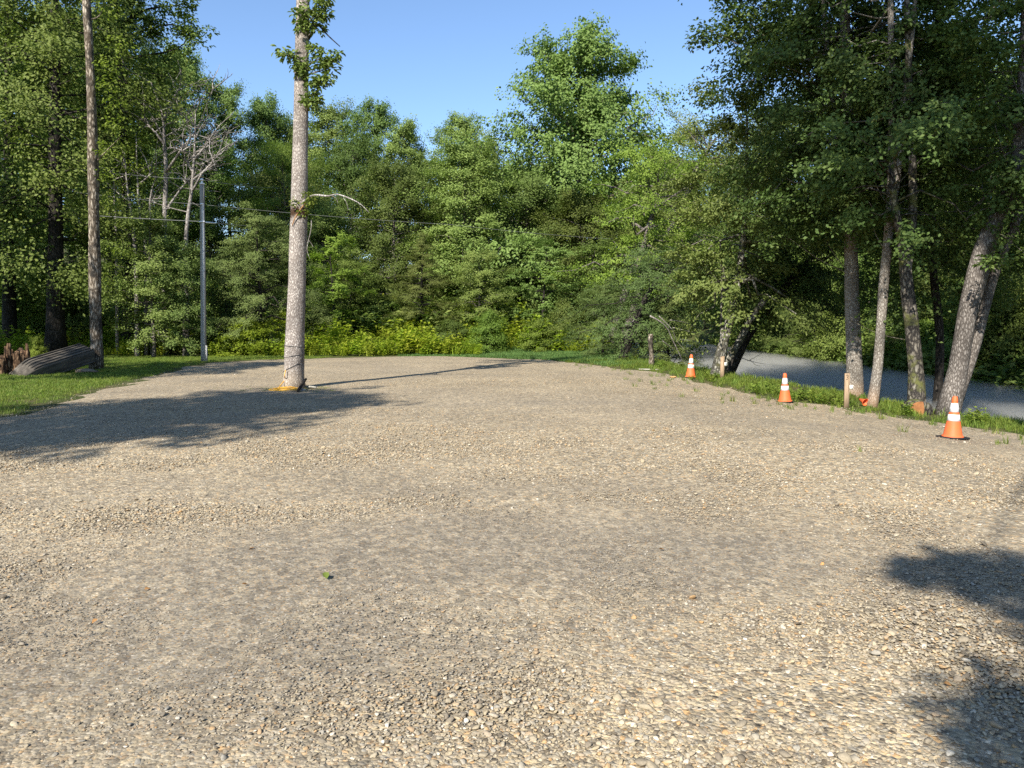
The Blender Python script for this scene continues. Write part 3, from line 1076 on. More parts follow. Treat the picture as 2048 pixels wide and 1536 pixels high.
proto('sap1', 'sapling', 'tree', 9, .11, 2.2, 'leaf_deep', 'bark_grey', seed=12, t0=.15, prof=p_ovoid, nl=66, nt_=14, nk=24, leaf=.12, wid=.7, e0=0, e1=48, twig=.36, jag=.34, sig=0.13, flat=0.8)

WOOD = ["forest tree behind the top of the reddish dead tree", "forest tree mostly hidden behind the lone trunk's middle", "rounded forest tree in front of the two joined poplars",
        "low forest tree in the dip left of the lone middle poplar", "low forest tree in the dip left of the tallest crown", "forest tree on the right shoulder of the tallest crown",
        "poplar at the low end of the skyline right of the tallest crown", "forest tree behind the top of the utility pole", "poplar just right of the peeling trunk's upper part",
        "poplar behind the tall dark tree with thick trunk", "forest tree behind the dark tree at the left picture edge", "leftmost forest tree, cut by the picture edge",
        "forest tree directly below the tallest crown"]
# skyline behind the clearing
place('pop1', 385, 100, 58, 150, "pointed poplar crown rising behind the bare dead trees")
place('pop2', 465, 165, 60, 120, "slim poplar just right of the bare dead trees' tops")
place('pop1', 540, 196, 63, 125, "poplar on the skyline left of the lone trunk")
place('pop2', 662, 205, 61, 150, "poplar on the skyline just right of the lone trunk")
place('pop1', 757, 204, 58, 130, "higher of two joined poplar tops between lone trunk and sky gap")
place('pop2', 815, 243, 57, 120, "lower rounded poplar top beside the higher joined one")
place('pop1', 925, 230, 62, 125, "poplar standing alone on the skyline in the middle")
place('pop2', 962, 275, 57, 130, "poplar slightly lower and in front of the lone middle poplar")
for i, (u, v, Yd, wp, k_) in enumerate([(300, 190, 62, 150, 'map1'), (600, 240, 66, 150, 'map2'), (700, 270, 55, 150, 'map1'), (870, 312, 66, 160, 'map2'),
                                        (1010, 325, 60, 150, 'map1'), (1285, 300, 62, 190, 'map2'), (1345, 316, 66, 130, 'pop1'),
                                        (420, 300, 54, 170, 'map2'), (225, 80, 58, 150, 'pop2'), (150, 20, 62, 220, 'pop1'), (40, 20, 60, 240, 'map2'),
                                        (-60, -60, 50, 260, 'map1'), (1100, 330, 64, 180, 'map2')]):
    place(k_, u, v, Yd, wp, WOOD[i], "trees in the wood behind the clearing")
# middle rows
place('map1', 560, 330, 52, 190, "dark maple behind the bright locust and lone trunk", mat='leaf_poplar')
place('loc1', 585, 282, 47, 210, "bright green locust with feathery foliage behind the lone trunk")
place('map2', 790, 330, 47, 190, "dense dark maple right of the lone trunk with hollow shade below")
place('map1', 655, 400, 46, 170, "broad maple low behind the lone trunk's bare branch", mat='leaf_poplar')
place('pop2', 930, 285, 46, 185, "full mid green tree with pale trunk in the middle of the wood edge")
place('map1', 1060, 340, 49, 210, "broad tree below the tallest crown", mat='leaf_poplar')
place('map2', 1170, 380, 47, 200, "dark rounded tree under the right side of the tallest crown")
place('map1', 880, 400, 50, 150, "olive tinted tree behind the pale trunked one", mat='leaf_olive')
place('hem1', 840, 470, 41, 135, "sloping olive hemlock left of the pale trunked tree", mat='leaf_olive')
place('hem2', 525, 410, 35.5, 215, "grey green feathery hemlock left of the lone trunk")
place('hem1', 455, 500, 36.5, 130, "low drooping hemlock right of the utility pole")
place('sap1', 305, 425, 33.2, 175, "leafy sapling left of the utility pole", mat='leaf_olive')
place('sap1', 365, 480, 33.6, 130, "lower sapling touching the left side of the utility pole", mat='leaf_olive')
place('dog1', 668, 470, 39, 135, "bright layered dogwood just right of the lone trunk")
place('dog1', 1085, 470, 41, 160, "pale layered dogwood in the middle right of the wood edge", mat='leaf_poplar')
place('sap1', 700, 520, 42, 150, "small dark tree low behind the bright layered dogwood")
place('sap1', 960, 500, 41, 130, "leafy young tree in front of the pale trunked tree", mat='leaf_poplar')
place('sap1', 1190, 480, 43, 150, "dark young tree left of the leaning riverside trees")
place('bush1', 978, 622, 37.4, 80, "bright bush with arching sprays at the grass edge")
place('bush1', 1075, 640, 37.8, 85, "vine covered bright mound right of the arching bush")
place('bush2', 1130, 598, 38.5, 90, "broad leaved bush at the right end of the grass strip")
place('bush2', 905, 640, 38.8, 90, "darker bush left of the arching bright one")
place('bush2', 640, 610, 38.5, 110, "dark bush in the hollow right of the lone trunk's base", mat='leaf_hemlock')
place('bush2', 760, 600, 42, 120, "shaded bush under the dense maple")
place('bush1', 495, 640, 34.6, 130, "yellow green bush at the gravel edge left of the lone trunk", mat='leaf_weed')
place('bush1', 440, 560, 39, 120, "bright bush directly right of the utility pole", mat='leaf_bright')
place('bush1', 245, 620, 40, 120, "sunlit bush between the leaning trunk and the saplings")
place('bush1', 330, 620, 42, 120, "sunlit bush seen between the sapling stems")
place('bush2', 150, 580, 39, 120, "dark bush behind the overturned boat")
place('bush2', 40, 560, 38, 150, "dark bush behind the broken stump at the picture edge")
place('bush1', 72, 672, 31.5, 36, "small bright bush between the broken stump and the boat")

# ------------------------------------------------------------------ single trees with their own shape
def hero(name, label, cat, base, path, rad, bark, leafm, trunk_sides=12, rough=.05, seed=0, extra_wood=None, extra_leaf=None, **kw):
    base = np.asarray(base, float)
    root = empty(name, base)
    lp = np.asarray(path, float) - base
    tb = Buf().add(*tube(lp, rad, trunk_sides, rough, seed))
    wood, lb = (grow(seed, lp, rad, **kw) if kw else (None, None))
    if wood and wood.q:
        tb.add(np.concatenate(wood.v), np.concatenate(wood.q))
    for (pts, rr, sd) in (extra_wood or []):
        tb.add(*tube(np.asarray(pts) - base, rr, sd, .04, seed))
    tb.obj("trunk", M[bark], root, smooth=True)
    if lb is None and extra_leaf: lb = Buf()
    if extra_leaf:
        e = extra_leaf
        lb.add(np.concatenate(e.v) - base, t=np.concatenate(e.t), var=np.concatenate(e.tv))
    if lb is not None:
        lb.obj("crown", M[leafm], root)
    tag(root, label, cat)
    return root


def px_path(pts, n=16):
    """pixel triples (u, v, Y) to a smooth world path"""
    return spline([P(*p) for p in pts], n)


# tallest crown in the middle
b = P(1158, 640, 53); b[2] = Hs(b[0], b[1]) - .1
top = P(1156, 110, 53)
pth = spline([b, b * .6 + top * .4 + [.3, 0, 0], top], 18)
hero("oak_tree", "tallest tree in the middle, its ragged cone crown above the skyline", "tree", b, pth, trunk_rad(18, .42), 'bark_grey', 'leaf_poplar',
     seed=31, t0=.20, R=9.6, prof=p_tall, nl=190, nt_=19, nk=34, leaf=.21, wid=.75, e0=-5, e1=45, twig=.22, sig=.10, inner=.12, jag=.30, flat=.9, limb_r=.2)

# dark tall trees at the left edge
def left_tree(u, Yb, top_v, r0, Rr, seed, label, t0=.16, leafm='leaf_deep', dens=1.0, lean=(0, 0)):
    bb = P(u, HOR, Yb); bb[2] = Hs(bb[0], bb[1]) - .1
    tp = P(u, top_v, Yb) + np.array([lean[0], lean[1], 0])
    pth = spline([bb, bb * .5 + tp * .5 + np.array([-lean[0] * .3, 0, 0]), tp], 16)
    return hero("broadleaf_tree", label, "tree", bb, pth, trunk_rad(16, r0), 'bark_dark', leafm, seed=seed, t0=t0, R=Rr, prof=p_ovoid,
                nl=int(120 * dens), nt_=17, nk=24, leaf=.15, wid=.62, e0=-8, e1=45, twig=.42, sig=.15, flat=.9, jag=.3, droop=-.12, limb_r=.15)


left_tree(108, 33, -300, .36, 3.7, 41, "tall dark broadleaf tree with thick trunk behind the overturned boat")
left_tree(15, 36, -260, .30, 4.6, 42, "tall dark broadleaf tree at the left picture edge")
left_tree(222, 43, -130, .26, 2.5, 43, "tall broadleaf tree right behind the leaning bare trunk", t0=.2)
left_tree(320, 52, 130, .2, 2.3, 46, "broadleaf tree with crown below the dark overhanging branch", t0=.3)
# the dark branch reaching into the sky
bb = P(255, HOR, 37); bb[2] = Hs(bb[0], bb[1]) - .1
tr = spline([bb, P(250, 300, 37), P(235, 60, 37), P(225, -120, 37)], 16)
ew = []; cc = []; rr = []; nn = []
for pts in ([(238, 80), (290, 60), (350, 50), (395, 85)], [(240, 120), (300, 110), (360, 95), (380, 60)], [(236, 50), (290, 20), (345, 12), (372, 8)],
            [(240, 170), (290, 160), (330, 150), (345, 130)], [(240, 200), (280, 210), (310, 190), (325, 175)]):
    w3 = spline([P(a, c_, 37 - .3 * i) for i, (a, c_) in enumerate(pts)], 9)
    ew.append((w3, np.linspace(.07, .01, 9), 5))
    for j, q in enumerate(w3[3:]):
        for m_ in range(2):
            cc.append(q + rng.normal(0, .38, 3) * [1, 1, .6]); rr.append(rng.uniform(.22, .5)); nn.append(int(rng.uniform(40, 80)))
hero("broadleaf_tree", "tree whose dark leafy branch reaches out against the sky at upper left", "tree", bb, tr, trunk_rad(16, .26), 'bark_dark', 'leaf_deep',
     seed=44, extra_wood=ew, extra_leaf=clump_leaves(45, cc, rr, nn, .15, .6), t0=.3, R=1.5, prof=p_ovoid, nl=60, nt_=14, nk=20, leaf=.15, wid=.62, e0=-10, e1=45, twig=.3, jag=.35)

# leaning bare trunk at the left with the boat
bb = G(191, 738); bb[2] -= .15
Yt = bb[1]
pth = px_path([(192, 738, Yt), (192, 640, Yt), (188, 480, Yt), (185, 300, Yt), (180, 120, Yt), (170, -60, Yt), (166, -200, Yt)], 22)
pth[0] = bb
cc = [P(200 + rng.uniform(-6, 50), v, Yt + rng.uniform(-.3, .6)) for v in (90, 130, 170, 210, 250, 300, 350, 400, 500, 560, -30, 20)]
ew = [(spline([P(186, 330, Yt), P(215, 300, Yt), P(250, 265, Yt)], 6), np.linspace(.03, .008, 6), 5), (spline([P(176, 40, Yt), P(195, 35, Yt), P(205, 20, Yt)], 6), np.linspace(.03, .008, 6), 5)]
hero("snag_tree", "tall grey trunk with peeling bark beside the overturned boat", "tree", bb, pth, np.interp(np.linspace(0, 1, 22), [0, .06, .3, .6, 1], [.27, .205, .175, .14, .10]),
     'bark_peel', 'leaf_bright', seed=47, rough=.12, extra_wood=ew, extra_leaf=clump_leaves(48, cc, [.45] * 12, [90] * 12, .11, .6))


# bare dead trees
def dead_tree(label, stems, Yd, seed, bark='bark_dead', twig_n=9, r0=.09, leaf=None, name="dead_tree"):
    """stems: pixel polylines; the first one is the trunk and starts on the ground"""
    rg = np.random.default_rng(seed)
    u0, v0 = stems[0][0]
    base = P(u0, HOR, Yd); base[2] = Hs(base[0], base[1]) - .1
    root = empty(name, base)
    tb = Buf()
    for i, stpx in enumerate(stems):
        pts = [P(a, c_, Yd + (0 if i == 0 else rg.normal(0, .25) * j)) for j, (a, c_) in enumerate(stpx)]
        if i == 0: pts = [base] + pts
        w3 = spline(pts, 12)
        r_ = r0 if i == 0 else r0 * .5
        tb.add(*tube(w3 - base, np.linspace(r_, r_ * .18, 12), 6, .05, seed + i))
        for k_ in range(twig_n):
            q = w3[rg.integers(4, 12)]
            d = norm(rg.normal(0, 1, 3) * [1, .7, .5] + np.array([0, 0, .55])); ln = rg.uniform(.5, 1.7)
            e1 = q + d * ln * .5; e2 = q + d * ln + rg.normal(0, .15, 3)
            tb.add(*tube(np.stack([q, e1, e2]) - base, [.028, .02, .009], 4, cap=False))
            for k2 in range(3):
                f = e1 * rg.random() + e2 * (1 - rg.random())
                f = e1 + (e2 - e1) * rg.random()
                d2 = norm(d + rg.normal(0, .7, 3)); l2 = rg.uniform(.25, .8)
                tb.add(*tube(np.stack([f, f + d2 * l2 * .5, f + d2 * l2 + rg.normal(0, .06, 3)]) - base, [.016, .012, .007], 3, cap=False))
    tb.obj("trunk", M[bark], root, smooth=True)
    if leaf:
        cs = [P(a, c_, Yd) - base for a, c_ in leaf]
        clump_leaves(seed, cs, [.5] * len(cs), [70] * len(cs), .12, .6, hexa=False).obj("crown", M['leaf_bright'], root)
    tag(root, label, "tree")


dead_tree("reddish bare dead tree with two forked limbs left of the utility pole",
          [[(328, 490), (332, 345), (328, 285), (325, 230), (302, 165)], [(332, 345), (362, 300), (395, 255), (426, 178)], [(329, 290), (308, 262), (280, 235)], [(326, 240), (345, 200), (368, 160)], [(332, 420), (360, 380), (385, 350)]], 34.5, 51, twig_n=9, r0=.13)
dead_tree("thinner bare dead tree with fan of twigs just left of the utility pole",
          [[(372, 485), (384, 375), (389, 300), (391, 225)], [(386, 360), (415, 335), (440, 300)], [(388, 320), (412, 290), (428, 262)], [(387, 345), (372, 320), (362, 290)], [(386, 380), (410, 340), (435, 342)]], 34.2, 52, twig_n=10, r0=.11)
dead_tree("pale leaning dead stem with broken top near the saplings", [[(272, 520), (262, 430), (255, 380), (249, 305)], [(256, 400), (235, 385), (205, 358)]], 33.8, 53, twig_n=2, r0=.11, leaf=[(240, 375), (265, 395), (232, 410), (255, 330)])
dead_tree("slim pale stem with sparse yellow green leaves", [[(290, 470), (280, 440), (275, 360), (272, 265)], [(277, 370), (300, 350), (315, 335)]], 34.2, 54, twig_n=3, r0=.09, leaf=[(262, 300), (285, 320), (300, 335), (270, 340), (255, 290), (290, 290), (278, 270), (310, 345)])
dead_tree("thin grey dead stem nearest the leaning bare trunk", [[(232, 470), (229, 400), (227, 345)]], 34.6, 55, twig_n=2, r0=.08)
dead_tree("thin crooked grey stem between the two bare dead trees", [[(300, 440), (302, 390), (308, 365), (317, 348)], [(303, 385), (312, 400), (322, 392)]], 34.4, 56, twig_n=3, r0=.06)

# ------------------------------------------------------------------ the lone trunk in the gravel
bb = G(588, 776); Yt = bb[1]; base = bb - [0, 0, .12]
pth = px_path([(587, 778, Yt), (589, 700, Yt), (594, 560, Yt), (598, 420, Yt), (600, 300, Yt), (603, 150, Yt), (606, 0, Yt), (608, -80, Yt), (608, -155, Yt)], 34)
pth[0] = base
vr = np.array([P(0, v, Yt)[2] for v in (790, 772, 740, 650, 560, 300, 0, -155)])
wr = np.array([56, 44, 39, 37, 34.5, 29.5, 25, 14]) * Yt / FPX / 2
rad = np.interp(pth[:, 2], vr, wr)
root = empty("lone_tree", base)
tb = Buf().add(*tube(pth - base, rad, 22, .035, 61))
tb.obj("trunk", M['bark_main'], root, smooth=True)
# crown: sprouts on the upper trunk and an added high crown above the picture
spr = [((617, 72), (632, 48), (640, 20)), ((616, 130), (640, 118), (668, 122)), ((615, 150), (645, 140), (680, 125)), ((616, 170), (634, 165), (655, 160)),
       ((614, 195), (624, 190), (640, 180)), ((596, 120), (580, 112), (560, 108)), ((604, 60), (606, 40), (612, 20)), ((604, 150), (606, 140), (600, 128)),
       ((614, 100), (628, 95), (640, 105)), ((612, 60), (625, 35), (650, 30)), ((613, 30), (635, 12), (655, 0)), ((614, 205), (622, 205), (630, 200))]
cc = []; rr = []; nn = []; wb = Buf()
for i, s3 in enumerate(spr):
    w3 = spline([P(a, c_, Yt - .15 - .06 * j) for j, (a, c_) in enumerate(s3)], 6)
    wb.add(*tube(w3 - base, np.linspace(.022, .006, 6), 5, cap=False))
    for q in w3[2:]:
        cc.append(q - base + rng.normal(0, .07, 3)); rr.append(rng.uniform(.12, .24)); nn.append(int(rng.uniform(24, 46)))
for v in (60, 45, 125, 140, 150):      # moss-like shoots on the front of the trunk
    cc.append(P(604, v, Yt - .22) - base); rr.append(.15); nn.append(26)
for i in range(34):                    # added unseen high crown, height set so its shadow reaches the far gravel
    a = rng.uniform(0, 6.28); r_ = rng.uniform(.4, 2.4)
    q = pth[-1] - base + np.array([cos(a) * r_, sin(a) * r_, rng.uniform(-.7, 1.3)])
    wb.add(*tube(np.stack([pth[rng.integers(28, 33)] - base, (q + pth[-1] - base) / 2 + [0, 0, -.2], q]), [.05, .03, .01], 5, cap=False))
    cc.append(q); rr.append(rng.uniform(.4, .75)); nn.append(90)
cr = clump_leaves(62, cc, rr, nn, .115, .5).obj("crown", M['leaf_poplar'], root)
wb.obj("branches", M['bark_grey'], root, smooth=True)
w3 = spline([P(616, 78, Yt), P(626, 62, Yt - .05), P(636, 50, Yt - .1), P(655, 70, Yt - .1), P(680, 93, Yt - .1)], 14)
Buf().add(*tube(w3 - base, np.linspace(.045, .01, 14), 6, .1, 3)).obj("dead_branch", M['bark_dark'], root, smooth=True)
# pale bare branch over the wound
w3 = spline([P(600, 408, Yt - .1), P(618, 395, Yt - .2), P(632, 390, Yt - .3), P(655, 392, Yt - .4), P(675, 389, Yt - .5), P(700, 397, Yt - .6), P(722, 409, Yt - .6), P(738, 425, Yt - .6)], 26)
bb2 = Buf().add(*tube(w3 - base, np.linspace(.03, .008, 26), 7, .12, 5))
for a, c_ in (((683, 392), (697, 420)), ((664, 392), (676, 407)), ((706, 400), (722, 415))):
    bb2.add(*tube(spline([P(*a, Yt - .5), P((a[0] + c_[0]) / 2 + 2, (a[1] + c_[1]) / 2 - 3, Yt - .52), P(*c_, Yt - .55)], 6) - base, np.linspace(.009, .004, 6), 4, cap=False))
o = bb2.obj("bare_branch", M['bark_dead'], root, smooth=True)
w3 = spline([P(623, 440, Yt - .15), P(622, 460, Yt - .2), P(617, 480, Yt - .2), P(614, 500, Yt - .2), P(620, 518, Yt - .2)], 12)
vb = Buf().add(*tube(w3 - base, np.linspace(.012, .005, 12), 5, .1, 6))
vb.add(*tube(spline([P(617, 480, Yt - .2), P(622, 486, Yt - .2), P(626, 493, Yt - .2)], 5) - base, .006, 4, cap=False))
vb.obj("hanging_twig", M['bark_dead'], root, smooth=True)
w3 = spline([P(612, 404, Yt - .24), P(600, 420, Yt - .26), P(590, 436, Yt - .24), P(584, 452, Yt - .20)], 12)
Buf().add(*tube(w3 - base, np.linspace(.016, .01, 12), 6, .1, 7)).obj("vine_stem", plain_mat("vine_bark", (.38, .19, .07)), root, smooth=True)
cs = [P(u_, v_, Yt - .27) - base for u_, v_ in ((612, 392), (622, 400), (604, 424), (616, 408), (588, 404))]
clump_leaves(63, cs, [.14] * 5, [34] * 5, .07, .6).obj("wound_leaves", M['leaf_bright'], root)
# wires bound round the foot
for v0, v1 in ((715, 708), (744, 722), (690, 694)):
    c0 = path_at(pth, np.array([0.0]))[0]
    ring = []
    for a in np.linspace(0, 2 * pi, 25):
        zz = P(0, v0 + (v1 - v0) * (.5 + .5 * cos(a)), Yt)[2]
        i = int(np.argmin(abs(pth[:, 2] - zz)))
        r_ = rad[i] * 1.045
        ring.append(pth[i] * [1, 1, 0] + np.array([cos(a) * r_, sin(a) * r_, zz]))
    Buf().add(*tube(np.array(ring) - base, .006, 4, cap=False)).obj("wire_loop", plain_mat("dark_wire", (.06, .055, .05)), root)
tag(root, "lone tall bare grey trunk standing in the gravel", "tree")

# ------------------------------------------------------------------ trees on the near river bank
def bank_tree(label, pts, widths, bark, leafm, seed, extra_stems=(), clumps=None, name="riverside_tree", **kw):
    """pts: pixel path (u, v); the first is the foot on the ground; widths: trunk width in pixels at each point"""
    g = G(*pts[0]); Yb = kw.pop('Y', None) or g[1]
    base = P(pts[0][0], HOR, Yb); base[2] = Hs(base[0], base[1]) - .18
    path = spline([base] + [P(a, c_, Yb) for a, c_ in pts[1:]], 24)
    rad = np.interp(np.linspace(0, 1, 24), np.linspace(0, 1, len(widths)), widths) * Yb / FPX / 2
    ew = []
    for st, ws in extra_stems:
        w3 = spline([P(a, c_, Yb + d) for a, c_, d in st], 14)
        ew.append((w3, np.linspace(ws[0], ws[1], 14) * Yb / FPX / 2, 10))
    el = None
    if clumps:
        rg = np.random.default_rng(seed)
        cc = []; rr = []; nn = []
        for (a, c_, d, r_, n_) in clumps:
            q0 = P(a, c_, Yb + d)
            for k_ in range(n_):
                q = q0 + rg.normal(0, r_ * .55, 3) * [1, 1, .7]
                cc.append(q); rr.append(rg.uniform(.22, .42)); nn.append(int(rg.uniform(18, 34)))
            i = int(np.argmin(np.linalg.norm(path - q0, axis=1)))
            i = max(4, i - 2)
            ew.append((spline([path[i], path[i] * .5 + q0 * .5 + [0, 0, -.1], q0], 7), np.linspace(.014, .005, 7), 4))
        el = clump_leaves(seed + 1, cc, rr, [int(k_ * 2.3) for k_ in nn], .105, .66, hexa=False, flat=.55)
    return hero(name, label, "tree", base, path, rad, bark, leafm, 14, .06, seed, extra_wood=ew, extra_leaf=el, **kw)


LK = dict(limb_r=.12, nt_=17, nk=28, leaf=.105, wid=.66, e0=-12, e1=45, droop=-.18, twig=.34, sig=.085, hexa=False, jag=.3, flat=.7)
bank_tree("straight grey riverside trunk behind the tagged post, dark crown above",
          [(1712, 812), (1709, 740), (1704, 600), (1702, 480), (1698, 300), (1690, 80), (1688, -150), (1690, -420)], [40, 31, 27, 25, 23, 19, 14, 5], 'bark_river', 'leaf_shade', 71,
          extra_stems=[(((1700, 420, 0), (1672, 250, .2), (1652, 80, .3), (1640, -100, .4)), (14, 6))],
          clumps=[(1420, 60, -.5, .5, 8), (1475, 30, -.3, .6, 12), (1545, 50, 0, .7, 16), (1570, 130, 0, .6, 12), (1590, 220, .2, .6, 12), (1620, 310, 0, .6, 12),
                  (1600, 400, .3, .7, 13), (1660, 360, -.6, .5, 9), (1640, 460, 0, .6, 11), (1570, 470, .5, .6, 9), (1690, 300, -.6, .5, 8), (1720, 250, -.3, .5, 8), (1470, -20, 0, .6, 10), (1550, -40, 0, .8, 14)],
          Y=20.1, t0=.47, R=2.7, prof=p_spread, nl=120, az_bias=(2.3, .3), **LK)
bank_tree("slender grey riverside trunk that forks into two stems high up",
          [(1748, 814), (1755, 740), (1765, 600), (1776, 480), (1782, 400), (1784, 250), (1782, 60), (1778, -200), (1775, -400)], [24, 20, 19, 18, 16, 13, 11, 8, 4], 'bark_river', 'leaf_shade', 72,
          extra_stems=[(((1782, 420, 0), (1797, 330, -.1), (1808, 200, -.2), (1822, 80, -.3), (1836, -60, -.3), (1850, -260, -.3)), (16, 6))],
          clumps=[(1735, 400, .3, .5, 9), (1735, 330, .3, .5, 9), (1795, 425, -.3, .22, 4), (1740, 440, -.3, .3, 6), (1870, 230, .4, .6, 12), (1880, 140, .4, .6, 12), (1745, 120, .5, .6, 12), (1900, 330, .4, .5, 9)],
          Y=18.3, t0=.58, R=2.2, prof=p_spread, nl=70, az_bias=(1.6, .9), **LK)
bank_tree("mottled grey brown riverside trunk with curved stem and cut log at its foot",
          [(1842, 824), (1832, 740), (1822, 640), (1812, 560), (1806, 490), (1790, 420), (1782, 330)], [36, 29, 26, 24, 20, 14, 10], 'bark_blotch', 'leaf_shade', 73,
          extra_stems=[(((1811, 550, 0), (1822, 470, .1), (1826, 380, .2), (1822, 250, .3), (1815, 60, .3), (1812, -200, .3)), (20, 9))],
          clumps=[(1700, 640, 1.5, .3, 0), (1880, 330, .2, .6, 10), (1900, 240, .2, .7, 12)],
          Y=17.7, t0=.80, R=2.4, prof=p_spread, nl=16, **LK)
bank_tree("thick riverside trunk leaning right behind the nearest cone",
          [(1900, 834), (1915, 740), (1932, 640), (1958, 520), (1990, 440), (2022, 370), (2040, 250), (2050, 50), (2056, -250)], [48, 37, 34, 31, 28, 25, 21, 16, 7], 'bark_grey', 'leaf_shade', 74,  # darker bark here carries the shade on this trunk in its colour
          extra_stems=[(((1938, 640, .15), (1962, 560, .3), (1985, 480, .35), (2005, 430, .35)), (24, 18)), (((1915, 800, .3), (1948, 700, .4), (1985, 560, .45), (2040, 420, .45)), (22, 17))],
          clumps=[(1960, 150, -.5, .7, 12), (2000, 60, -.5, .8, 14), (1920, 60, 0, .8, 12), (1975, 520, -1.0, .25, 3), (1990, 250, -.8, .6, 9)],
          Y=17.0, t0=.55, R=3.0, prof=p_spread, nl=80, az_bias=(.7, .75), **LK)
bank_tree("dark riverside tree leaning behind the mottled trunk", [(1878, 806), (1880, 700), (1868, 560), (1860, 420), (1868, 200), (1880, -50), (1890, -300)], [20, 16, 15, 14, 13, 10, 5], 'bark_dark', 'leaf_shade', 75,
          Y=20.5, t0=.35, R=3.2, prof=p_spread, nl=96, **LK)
# mottled birch-like trunk leaning over the river, thin high top
bank_tree("mottled pale trunk leaning right over the river beside the small far post",
          [(1432, 752), (1446, 690), (1462, 630), (1474, 570), (1486, 480), (1492, 380), (1494, 270), (1492, 190)], [26, 19, 17, 14, 11, 9, 6, 2], 'birch', 'leaf_olive', 76,
          extra_stems=[(((1444, 700, 0), (1443, 640, .1), (1444, 560, .2), (1440, 480, .2)), (7, 3)), (((1440, 740, .1), (1474, 690, .2), (1500, 640, .3), (1530, 600, .3)), (16, 12))],
          clumps=[(1420, 190, 0, .5, 9), (1440, 250, 0, .4, 6), (1500, 190, 0, .5, 10), (1525, 250, 0, .5, 9), (1420, 350, .3, .6, 12), (1380, 420, .3, .7, 13), (1440, 430, 0, .7, 13), (1400, 520, 0, .7, 12), (1500, 450, 0, .7, 12), (1470, 350, 0, .6, 10), (1540, 520, .3, .6, 10), (1350, 370, .8, .6, 10), (1340, 500, .8, .6, 9), (1530, 380, .3, .6, 9)],
          t0=.38, R=2.2, prof=p_cone, nl=50, nt_=14, nk=18, leaf=.11, wid=.5, e0=-15, e1=40, droop=-.25, twig=.34, sig=.08, hexa=True, jag=.3, flat=.45)
bank_tree("dark trunk leaning far right over the water behind the mottled pale trunk",
          [(1450, 750), (1490, 680), (1530, 625), (1565, 580), (1610, 530), (1660, 470)], [24, 18, 17, 15, 12, 6], 'bark_dark', 'leaf_shade', 77, Y=25.5,
          clumps=[(1510, 640, -.4, .3, 6), (1540, 660, -.4, .3, 5), (1580, 590, 0, .6, 10), (1620, 540, 0, .7, 12), (1560, 480, 0, .7, 12), (1650, 430, 0, .7, 12), (1530, 570, .3, .5, 8), (1600, 430, .3, .7, 12)],
          t0=.55, R=2.2, prof=p_spread, nl=36, **LK)
bank_tree("light yellow green tree leaning over the river in the distance",
          [(1216, 706), (1245, 600), (1285, 500), (1312, 400), (1320, 360)], [18, 14, 11, 7, 2], 'bark_grey', 'leaf_bright', 78, Y=39,
          clumps=[(1300, 430, 0, .9, 18), (1340, 480, 0, .9, 18), (1270, 480, 0, .8, 16), (1370, 540, 0, .8, 14), (1320, 560, 0, .9, 16), (1260, 560, 0, .8, 14), (1380, 460, 0, .7, 10)],
          t0=.3, R=3.4, prof=p_ovoid, nl=56, nt_=14, nk=22, leaf=.13, wid=.5, e0=-10, e1=50, twig=.34, sig=.1, jag=.3, flat=.6)
bank_tree("tall olive tree with rusty tipped crown above the light green leaning tree",
          [(1235, 706), (1290, 560), (1360, 420), (1400, 330), (1425, 285)], [18, 14, 11, 8, 3], 'bark_grey', 'leaf_olive', 79, Y=43,
          clumps=[(1400, 330, 0, 1.0, 18), (1440, 320, 0, 1.0, 18), (1370, 370, 0, 1.0, 16), (1480, 350, 0, 1, 16), (1420, 400, 0, 1, 16), (1470, 430, 0, 1.0, 16), (1510, 330, 0, .9, 14)],
          t0=.4, R=3.6, prof=p_ovoid, nl=50, nt_=14, nk=20, leaf=.13, wid=.5, e0=-10, e1=50, twig=.34, sig=.1, jag=.3)
# drooping hemlock over the water with a dark leaning trunk
bank_tree("drooping hemlock on a dark leaning trunk at the water beside the mown grass", [(1243, 716), (1258, 680), (1272, 648), (1290, 600), (1320, 550), (1345, 520)], [20, 17, 14, 11, 7, 3], 'bark_dark', 'leaf_hemlock', 81, Y=31,
          name="hemlock_tree", t0=.2, R=2.9, prof=p_spread, nl=60, nt_=16, nk=24, leaf=.085, wid=.38, e0=-4, e1=25, droop=-.30, twig=.32, sig=.06, flat=.3, jag=.3, limb_r=.1)
place('hem2', 1205, 560, 34.5, 140, "low hemlock hanging at the right end of the grass strip")
place('hem1', 1395, 560, 30, 130, "small hemlock hanging over the river left of the mottled pale trunk", x=xb(30) + .7)


def drift(label, lines, Yd, bark, name="fallen_branch", r=.02):
    p0 = P(*lines[0][0], Yd)
    root = Buf()
    for i, ln in enumerate(lines):
        w3 = spline([P(a, c_, Yd + .25 * j) for j, (a, c_) in enumerate(ln)], 10)
        root.add(*tube(w3 - p0, np.linspace(r if i == 0 else r * .6, r * .3, 10), 5, .1, i))
    o = root.obj(name, M[bark], smooth=True); o.location = p0
    tag(o, label, "branch")


